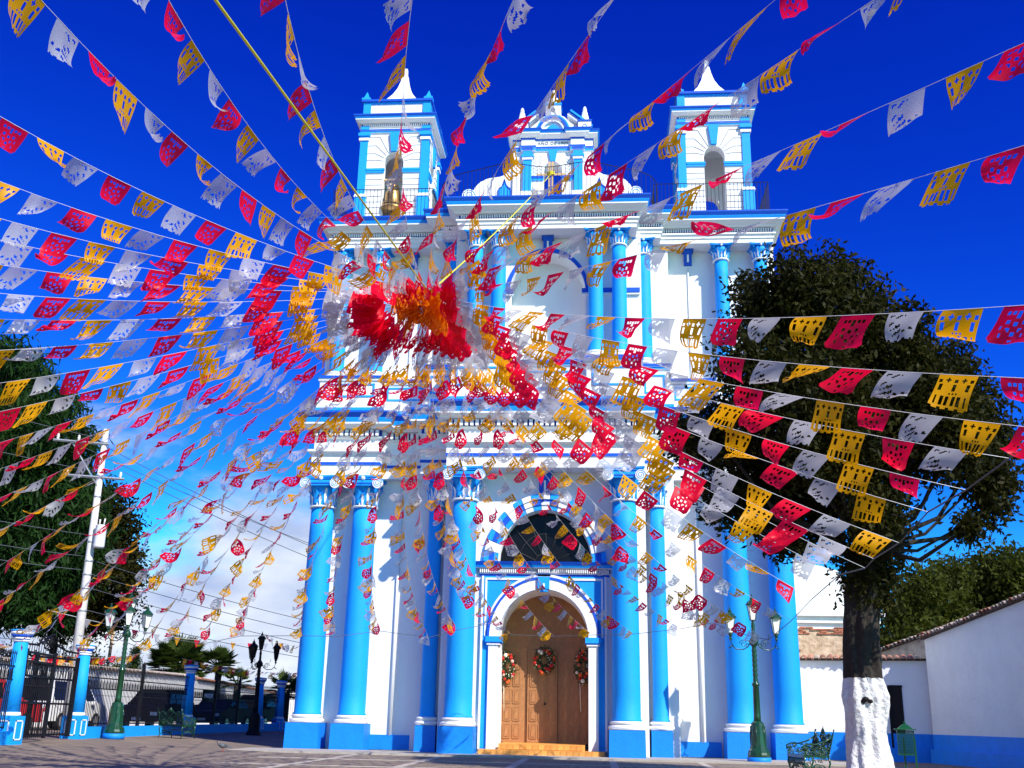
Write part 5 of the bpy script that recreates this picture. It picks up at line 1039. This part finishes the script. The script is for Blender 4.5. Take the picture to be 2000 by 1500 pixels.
# ================================================================ cars
def car(loc, rz, label, cat, colr, kind='sedan', dark=False):
    P_ = mat('car_paint', colr, 0.3 if max(colr) > .1 else .6, spec=.4 if max(colr) > .1 else .1, coat=.6 if max(colr) > .1 else 0); t_ = empty('parked_' + ('van' if kind == 'van' else 'pickup' if kind == 'pickup' else 'car'), loc, rz, label=label, category=cat, group='vehicles parked behind the fence')
    if kind == 'van': L, W_, body, cab = 4.8, .92, [(-2.4, .35), (-2.4, 1.0), (-2.36, 1.1), (1.55, 1.08), (2.25, .98), (2.42, .80), (2.42, .35)], [(-2.36, 1.08), (-2.28, 1.92), (-2.1, 1.97), (.55, 1.97), (.85, 1.90), (1.6, 1.06)]
    elif kind == 'pickup': L, W_, body, cab = 5.0, .88, [(-2.5, .5), (-2.5, 1.12), (-.5, 1.12), (.1, 1.08), (1.2, 1.08), (2.35, 1.0), (2.48, .85), (2.48, .42)], [(-.5, 1.08), (-.42, 1.66), (-.2, 1.74), (.75, 1.74), (1.0, 1.66), (1.5, 1.05)]
    elif kind == 'suv': L, W_, body, cab = 4.6, .9, [(-2.3, .38), (-2.3, 1.02), (-2.2, 1.08), (1.1, 1.06), (2.1, .98), (2.3, .8), (2.3, .38)], [(-2.22, 1.05), (-2.0, 1.60), (-1.75, 1.70), (.2, 1.70), (.5, 1.62), (1.3, 1.04)]
    else: L, W_, body, cab = 4.4, .86, [(-2.2, .32), (-2.2, .92), (-2.05, .98), (-1.4, .98), (1.0, .95), (2.05, .82), (2.2, .65), (2.2, .32)], [(-1.75, .95), (-1.2, 1.36), (-.9, 1.43), (.15, 1.43), (.45, 1.36), (1.25, .93)]
    mb = MB(); mb.prism(body, 'y', -W_, W_, P_)
    for sx in (-1, 1): mb.box(sx * L / 2 - .10, sx * L / 2 + .06, -W_ + .05, W_ - .05, .36, .58, P_, .02)
    mb.build('body', t_); n_ = len(cab); vs = [(x, s_ * (W_ - .02 - max(0, (z - 1.0)) * .26), z) for s_ in (-1, 1) for x, z in cab]
    cb_ = MB(); cb_.add(vs, [tuple(range(n_)), tuple(range(n_, 2 * n_))[::-1]] + [(i, i + n_, (i + 1) % n_ + n_, (i + 1) % n_) for i in range(n_)], P_); cb_.build('cabin', t_)
    zt = max(z for x, z in cab); zb_ = cab[0][1] + .05; x0, x1 = cab[0][0], cab[-1][0]; fr = cab[-2][0]
    splits = [x0 + .22, (x0 + fr) * .5, fr - .30, x1 - .22]
    for s_ in (-1, 1):
        for i in range(len(splits) - 1):
            a, b_ = splits[i] + .04, splits[i + 1] - .04; g_ = MB(); yb_ = s_ * (W_ + .0 - max(0, zb_ - 1.0) * .26); yt = s_ * (W_ + .0 - max(0, zt - .12 - 1.0) * .26); ta, tb = (a + (.18 if i == 0 else 0)), (b_ - (.45 if i == len(splits) - 2 else 0)); tb = max(tb, ta + .05)
            g_.add([(a, yb_, zb_), (b_, yb_, zb_), (tb, yt, zt - .12), (ta, yt, zt - .12)], [(0, 1, 2, 3)], WGLASS); g_.build('window', t_)
    def glass(pa, pb): g_ = MB(); off_ = .015 if pa[0] > 0 else -.015; w0, w1 = W_ - .16, W_ - .3; g_.add([(pa[0] + off_, -w0, pa[1] + .015), (pa[0] + off_, w0, pa[1] + .015), (pb[0] + off_, w1, pb[1] + .015), (pb[0] + off_, -w1, pb[1] + .015)], [(0, 1, 2, 3)], WGLASS); g_.build('windscreen', t_)
    glass(cab[-1], cab[-2]); glass(cab[0], cab[1])
    for sx in (-1, 1):
        for s_ in (-1, 1):
            wh = empty('wheel', (sx * L * .31, s_ * (W_ - .06), .33), 0, parent=t_); a = MB(); n2 = 20
            def disc(r_, y0, y1, m_): 
                a.add([(r_ * math.cos(2 * math.pi * i / n2), y, r_ * math.sin(2 * math.pi * i / n2)) for y in (y0, y1) for i in range(n2)], [tuple(range(n2)), tuple(range(n2, 2 * n2))[::-1]] + [(i, i + n2, (i + 1) % n2 + n2, (i + 1) % n2) for i in range(n2)], m_)
            disc(.33, -.1, .1, RUBBER); a.build('tyre', wh); a = MB(); disc(.20, -.11, .11, STEEL); a.build('rim', wh)
    for s_ in (-1, 1):
        h_ = MB(); h_.box(L / 2 - .12, L / 2 + .02, s_ * (W_ - .2) - .16, s_ * (W_ - .2) + .16, .62, .76, LGLASS, .01); h_.build('headlight', t_); h_ = MB(); h_.box(-L / 2 - .02, -L / 2 + .1, s_ * (W_ - .14) - .1, s_ * (W_ - .14) + .1, .7, .9, FR, .01); h_.build('tail_light', t_)
        m_ = MB(); m_.box(fr + .1, fr + .26, s_ * (W_ + .1) - .09, s_ * (W_ + .1) + .09, 1.0, 1.13, P_, .02); m_.build('mirror', t_)
    pl_ = MB(); pl_.box(L / 2 + .055, L / 2 + .07, -.2, .2, .42, .54, TRIM); pl_.build('number_plate', t_)
WV = (0.74, 0.74, 0.72); BK = (.006, .008, .016)
car((-17.9, .6, gz(-18)), R(84), 'red hatchback behind the open gate at the left edge', 'car', (.42, .012, .012), 'suv')
car((-20.0, 10.2, gz(-20)), R(90), 'white van parked behind the gate and the left green lamp', 'van', WV, 'van')
car((-17.2, 13.6, gz(-17)), R(-88), 'dark sedan parked behind the left bench, right of the white van', 'car', BK, 'suv')
car((-16.3, 19.0, gz(-16)), R(-92), 'dark car in the shade right of the middle blue pillar', 'car', (.008, .012, .03), 'sedan')
car((-16.6, 26.0, gz(-16)), R(-90), 'dark pickup with a pale cab window, farthest along the fence', 'pickup', (.008, .009, .012), 'pickup')
# ================================================================ utility pole and cables
up = empty('utility_pole', (-16.75, 4.63, 0), label='leaning pale concrete utility pole with two crossarms and a transformer', category='utility pole')
tip = Vector((-16.83 + 16.75 + .0, -.07, 11.25)); mb = MB(); mb.tube([(0, 0, 0), tip * .5, tip], .19, CONC, 12, r1=.10); mb.build('pole', up)
gv = mat('galvanised_steel', (.36, .39, .42), .5, metal=.5)
for z, x0, x1 in ((10.65, -1.85, .14), (9.35, -1.25, .85)):
    mb = MB(); d = Vector((.93, .36, 0)); a = Vector((0, -.15, z)) + d * x0; b_ = Vector((0, -.15, z)) + d * x1; mb.tube([a, b_], .05, gv, 4, False); mb.build('crossarm', up)
    for u in ((.08, .45) if z > 10 else (.04, .93)):
        p = a.lerp(b_, u); i_ = MB(); i_.lathe(p.x, p.y, [(.02, p.z), (.06, p.z + .08), (.03, p.z + .11), (.07, p.z + .16), (.03, p.z + .19), (.055, p.z + .24), (0, p.z + .28)], CONC, 8); i_.build('insulator', up)
mb = MB(); mb.tube([(-1.1, -.5, 10.6), (0, -.12, 8.9)], .03, gv, 4); mb.build('brace', up)
mb = MB(); mb.lathe(.33, -.2, [(.19, 6.7), (.20, 6.75), (.20, 7.5), (.21, 7.52), (.0, 7.56)], TRAFO, 16); mb.tube([(.25, -.2, 7.55), (.25, -.2, 7.75)], .03, CONC, 6); mb.tube([(.42, -.2, 7.55), (.44, -.2, 7.78)], .03, CONC, 6); mb.build('transformer', up)
mb = MB()
for z in (8.6, 6.9, 6.2, 5.7, 5.2, 4.4, 10.7, 9.4): mb.lathe(tip.x * z / 11.25, tip.y * z / 11.25, [(.205 - z * .008, z), (.205 - z * .008, z + .06)], gv, 12)
mb.build('strap', up)
sp = MB(); sp.tube([(0, 0, 0), (.12, 0, 6.2)], .11, BARE, 8, r1=.08); o = sp.build('short_pole', label='short grey wooden pole beyond the fence between the gate and the left lamp', category='pole'); o.location = (-24.6, 24.0, 0)
def cable(a, b_, sag, label, r_=.016, m_=None, cat='cable', grp=None, n_=24):
    a = Vector(a); b_ = Vector(b_); mb = MB(); mb.tube([tuple((a.lerp(b_, i / n_) + Vector((0, 0, -4 * sag * (i / n_) * (1 - i / n_)))) - a) for i in range(n_ + 1)], r_, m_ or CABLE, 4)
    o = mb.build('overhead_cable', label=label, category=cat); o.location = a
    if grp: o['group'] = grp
    return o
P_ = Vector((-16.75, 4.63, 0)) + tip
pw = ('highest power line from the leaning pole down to the church corner', 'middle power line from the leaning pole down to the church corner', 'power line from the lower crossarm of the pole down to the church corner')
for k, (dx, z) in enumerate(((-1.6, 10.9), (-.6, 10.9), (.9, 9.6))): cable((P_.x + dx, P_.y, z), (-8.4 + .3 * k, 26.0 + k, 8.4 - .5 * k), .35, pw[k], .014, grp='power lines from pole to church corner')
pl_ = ['%s telephone line crossing the clouds between the pole and the church corner' % q for q in ('topmost', 'second highest', 'third highest', 'lowest')]
for k, z in enumerate((6.3, 5.8, 5.3, 4.5)): cable((P_.x, P_.y - .1, z), (-8.6, 24.0, 4.9 - .55 * k), .25, pl_[k], .012, grp='telephone lines from pole to church corner')
po = ['%s line running from the leaning pole out past the left edge' % q for q in ('topmost', 'second highest', 'middle', 'second lowest', 'lowest')]
for k, z in enumerate((10.9, 9.6, 7.2, 6.4, 5.9)): cable((P_.x - .2, P_.y, z), (-27.0, -9.0 + k, z + 1.6), .4, po[k], .012, grp='lines from pole to the left edge')
# ================================================================ bunting of cut plastic flags
HUB = Vector((-0.65, -18.22, 7.23))
def hole(kind, u, v):
    """cut-outs of the three designs; u,v in 0..1 across and down"""
    x = abs(u - .5) * 2
    if kind == 'yellow':                                             # a little building: round openings above, long slots below
        if v < .10 or v > .95 or x > .93: return v > .95 and int(u * 9) % 2 == 0
        if v < .26: return (math.hypot((u * 5) % 1 - .5, (v - .18) * 5) < .28)
        if .30 < v < .50: return (int(u * 11) % 2 == 1) and x < .85 and not (.3 < x < .45)
        if .54 < v < .60: return x < .3 and int(u * 20) % 2 == 0
        if .64 < v < .90: return (int(u * 13) % 2 == 1) and x < .9
        return False
    if kind == 'white':                                              # curling leaves
        if v < .08 or x > .94 : return False
        if v > .93: return int(u * 7) % 2 == 0
        a = math.sin(u * 15 + 6.5 * v * (1 if u < .5 else -1) + math.sin(v * 9) * 1.5) * math.sin(v * 17 - 5 * x)
        return a > .58
    for cx_, cy_, rx, ry in ((.5, .5, .07, .06), (.32, .46, .05, .07), (.68, .46, .05, .07), (.38, .64, .06, .05), (.62, .64, .06, .05), (.5, .75, .06, .05), (.2, .6, .045, .07), (.8, .6, .045, .07), (.25, .8, .05, .06), (.75, .8, .05, .06), (.5, .30, .05, .05), (.5, .92, .04, .03)):
        if ((u - cx_) / (rx * .8)) ** 2 + ((v - cy_) / (ry * .8)) ** 2 < 1: return True
    return .14 < v < .27 and x < .62 and int(u * 15) % 2 == 1
FW_, FH_ = .31, .29
def flag_mesh(kind, shear, var, seed):
    rr = random.Random(seed); n1 = 22; n2 = 20; H = FH_ * (1.12 if kind in ('yellow',) else 1.0)
    pk = 'yellow' if kind == 'orange' else kind
    curl = (rr.uniform(.1, .7), rr.uniform(.8, 1.9), rr.uniform(-1.3, -.3), rr.uniform(1.6, 2.6), rr.uniform(-.3, .5), rr.uniform(-.3, .8))[var]; yaw_ = (0, .2, -.3, .4, 1.15, -1.15)[var]; tw = rr.uniform(-1.3, 1.3); wr = rr.uniform(.006, .018); ph = rr.uniform(0, 6.28); pinch = rr.uniform(.1, .75) * (1 if var else .3); side = rr.choice((-1, 1))
    V = []; 
    for j in range(n2 + 1):
        for i in range(n1 + 1):
            u = i / n1; v = j / n2; x = (u - .5) * FW_
            # arc down the flag: bending angle grows with v, differently along the width
            k_ = curl + tw * (u - .5) * side; y = 0; z = 0; m2 = 7
            for q in range(m2):
                vv = v * (q + .5) / m2; a = k_ * vv * vv * 1.3; y += math.sin(a) * H * v / m2; z -= math.cos(a) * H * v / m2
            phi = yaw_ * min(1, v * 1.8); x *= (1 - pinch * v ** 1.5 * .8); x += shear * H * v + side * pinch * .10 * v * v
            y += wr * math.sin(u * 9 + v * 4 + ph) * v
            xx = x - shear * H * v; x, y = xx * math.cos(phi) + shear * H * v, y + xx * math.sin(phi)
            if kind == 'red': z *= 1
            V.append((x, y, z))
    F = []
    for j in range(n2):
        for i in range(n1):
            u = (i + .5) / n1; v = (j + .5) / n2
            if kind == 'red' and v > .88 and abs(u - .5) > .5 - .12 * (v - .88) / .12: continue
            if hole(pk, u, v): continue
            F.append((j * (n1 + 1) + i, j * (n1 + 1) + i + 1, (j + 1) * (n1 + 1) + i + 1, (j + 1) * (n1 + 1) + i))
    me = bpy.data.meshes.new('flag'); me.from_pydata(V, [], F); me.materials.append(FLAGM[kind]); me.polygons.foreach_set('use_smooth', [True] * len(F)); me.update(); return me
SHS = (-.75, -.4, 0, .4, .75)
FM = {(k, s_, q): flag_mesh(k, s_, q, hash((len(k), s_, q)) % 9999 + 17 * q) for k in FLAGM for s_ in SHS for q in range(6)}
WIND = Vector((-.95, .12, .05))
rf = random.Random(19)
def bunting(start, end, label, seq, step=.475, first=.30, bow=(-.035, 0, -.028), group='bunting strings radiating from the hub', name='bunting_string', cat='bunting', scale=1.0, windf=1.0):
    a = Vector(start); b_ = Vector(end); L = (b_ - a).length; bw_ = Vector(bow) * L * 4
    P = lambda u: a.lerp(b_, u) + bw_ * u * (1 - u) - a
    t_ = empty(name, a, label=label, category=cat, group=group)
    n_ = max(8, int(L / .5)); mb = MB(); mb.tube([tuple(P(i / n_)) for i in range(n_ + 1)], .0028 * scale ** .5, STRINGW, 4); mb.build('string', t_)
    k = 0; s_ = first; again = True
    while s_ + FW_ * scale * .5 < L - .05:
        u = s_ / L; p = P(u); T = (P(min(1, u + .01)) - P(max(0, u - .01))).normalized()
        gust = rf.gauss(.72, .22) * windf * (.25 if k < 4 else 1)
        D = (Vector((0, 0, -1)) + WIND * max(.05, gust)).normalized(); c_ = D.dot(T); sh = max(-.8, min(.8, c_)); Dn = (D - T * c_)
        if Dn.length < .25: Dn = (Vector((0, 0, -1)) - T * T.z * -1)
        Dn = (Dn - T * Dn.dot(T)).normalized(); Nn = T.cross(-Dn).normalized() * -1
        colr = seq[k % len(seq)] if isinstance(seq, (list, tuple)) else seq(k)
        along = abs(T.y) if b_.y > -13 else 0; q = rf.choices((0, 1, 2, 3, 4, 5), (6, 3.5, 1.8, 1.8, 4 * along, 4 * along) if k > 2 else (6, 2, 0, 0, 0, 0))[0]; key = min(SHS, key=lambda z_: abs(z_ - sh / max(.3, math.sqrt(max(.05, 1 - c_ * c_)))))
        o = bpy.data.objects.new('flag', FM[(colr, key, q)]); col.objects.link(o); o.parent = t_
        zax = -Dn; yax = zax.cross(T); M = Matrix.Identity(4)
        flip = 1 if rf.random() < .5 else -1
        ya = yax if rf.random() < .7 else yax
        for i in range(3): M[i][0] = T[i]; M[i][1] = ya[i]; M[i][2] = zax[i]; M[i][3] = p[i] - zax[i] * 0
        o.matrix_local = M @ Matrix.Scale(scale * (rf.uniform(.84, 1.02) if b_.y > -13 and k > 2 else rf.uniform(.98, 1.13)), 4) @ Matrix.Rotation(rf.gauss(0, .33 if k > 2 else .15), 4, 'X') 
        if k == 1 and again and seq is seqc: s_ += .13; again = False; continue
        s_ += step * scale * rf.uniform(.93, 1.07) - (.10 if k == 1 and seq is seqc else 0); k += 1
    return t_
def seqc(k): return 'orange' if k == 0 else ('red', 'white', 'yellow')[(k - 1) % 3]
for e_, l_ in STRINGS:
    a = HUB + Vector((rf.uniform(-.05, .05), rf.uniform(-.05, .05), rf.uniform(-.05, .05)))
    bunting(a, e_, l_, seqc)
rg_ = MB(); rg_.tube([(.09 * math.cos(i * math.pi / 8), .09 * math.sin(i * math.pi / 8), 0) for i in range(17)], .018, ROPEY, 6); rg_.tube([(-.1, 0, 0), (.1, .02, .02)], .02, ROPEY, 5); rg_.tube([(0, -.1, .0), (.02, .1, .02)], .02, ROPEY, 5); o = rg_.build('rope_hub', label='yellow rope knot in the middle where all bunting strings meet', category='rope hub'); o.location = HUB
cable(HUB, (.41, -1.82, 18.3), .12, 'yellow rope from the bunting hub up to the plank cross on the church', .016, ROPEY, 'rope')
cable(HUB, (-.45, -29.3, 4.96), -.0, 'yellow rope from the bunting hub up past the top left of the photo', .013, ROPEY, 'rope')
E1 = [e_ for e_, l_ in STRINGS]
def poly_cable(pts, label, r_=.010):
    a = Vector(pts[0]); mb = MB(); mb.tube([tuple(Vector(p) - a) for p in pts], r_, CABLE, 4); o = mb.build('support_cable', label=label, category='cable'); o.location = a
poly_cable([(5.89, -23.83, 3.55)] + E1[13:19] + E1[19:23], 'dark cable carrying the ends of the right hand bunting strings over the trunk')
poly_cable(E1[22:36], 'thin cable across the church front carrying the lower ends of the bunting', .007)
poly_cable(E1[35:45], 'thin cable over the fence carrying the ends of the left hand bunting strings', .008)
bunting((-13.0, -9.0, 2.7), (-16.2, 9.0, 3.2), 'low bunting string over the gate and the fence behind the pole', lambda k: ('red', 'yellow', 'white')[k % 3], group='low bunting along the fence', bow=(0, 0, -.02))
bunting((-14.0, 7.5, 2.95), (-12.2, 26.0, 3.4), 'low bunting string along the fence in front of the palms to the church corner', lambda k: ('yellow', 'red', 'white')[k % 3], group='low bunting along the fence', bow=(0, 0, -.02))
bunting((-12.5, 13.0, 4.3), (-8.0, 5.5, 3.6), 'short sagging bunting string hanging at the left corner of the church', lambda k: ('red', 'white', 'yellow')[k % 3], group='low bunting along the fence', bow=(0, 0, -.04), step=.9)
pn = empty('pennant_string', (-22.0, 12.0, 5.1), label='far string of small triangular pennants between the left lamp and the palm', category='bunting')
mb = MB(); mb.tube([(i * .5, i * 2.0, -.12 * math.sin(i * math.pi / 10) * 4) for i in range(11)], .010, STRINGW, 4); mb.build('string', pn)
for i in range(12):
    u = (i + .5) * 10 / 12; mb = MB(); k_ = ('red', 'white', 'yellow')[i % 3]; x = u * .5; y = u * 2.0; z = -.12 * math.sin(u * math.pi / 10) * 4; mb.add([(x - .04, y - .3, z), (x + .04, y + .3, z), (x, y - .05, z - .42)], [(0, 1, 2)], FLAGM[k_]); mb.build('pennant', pn)
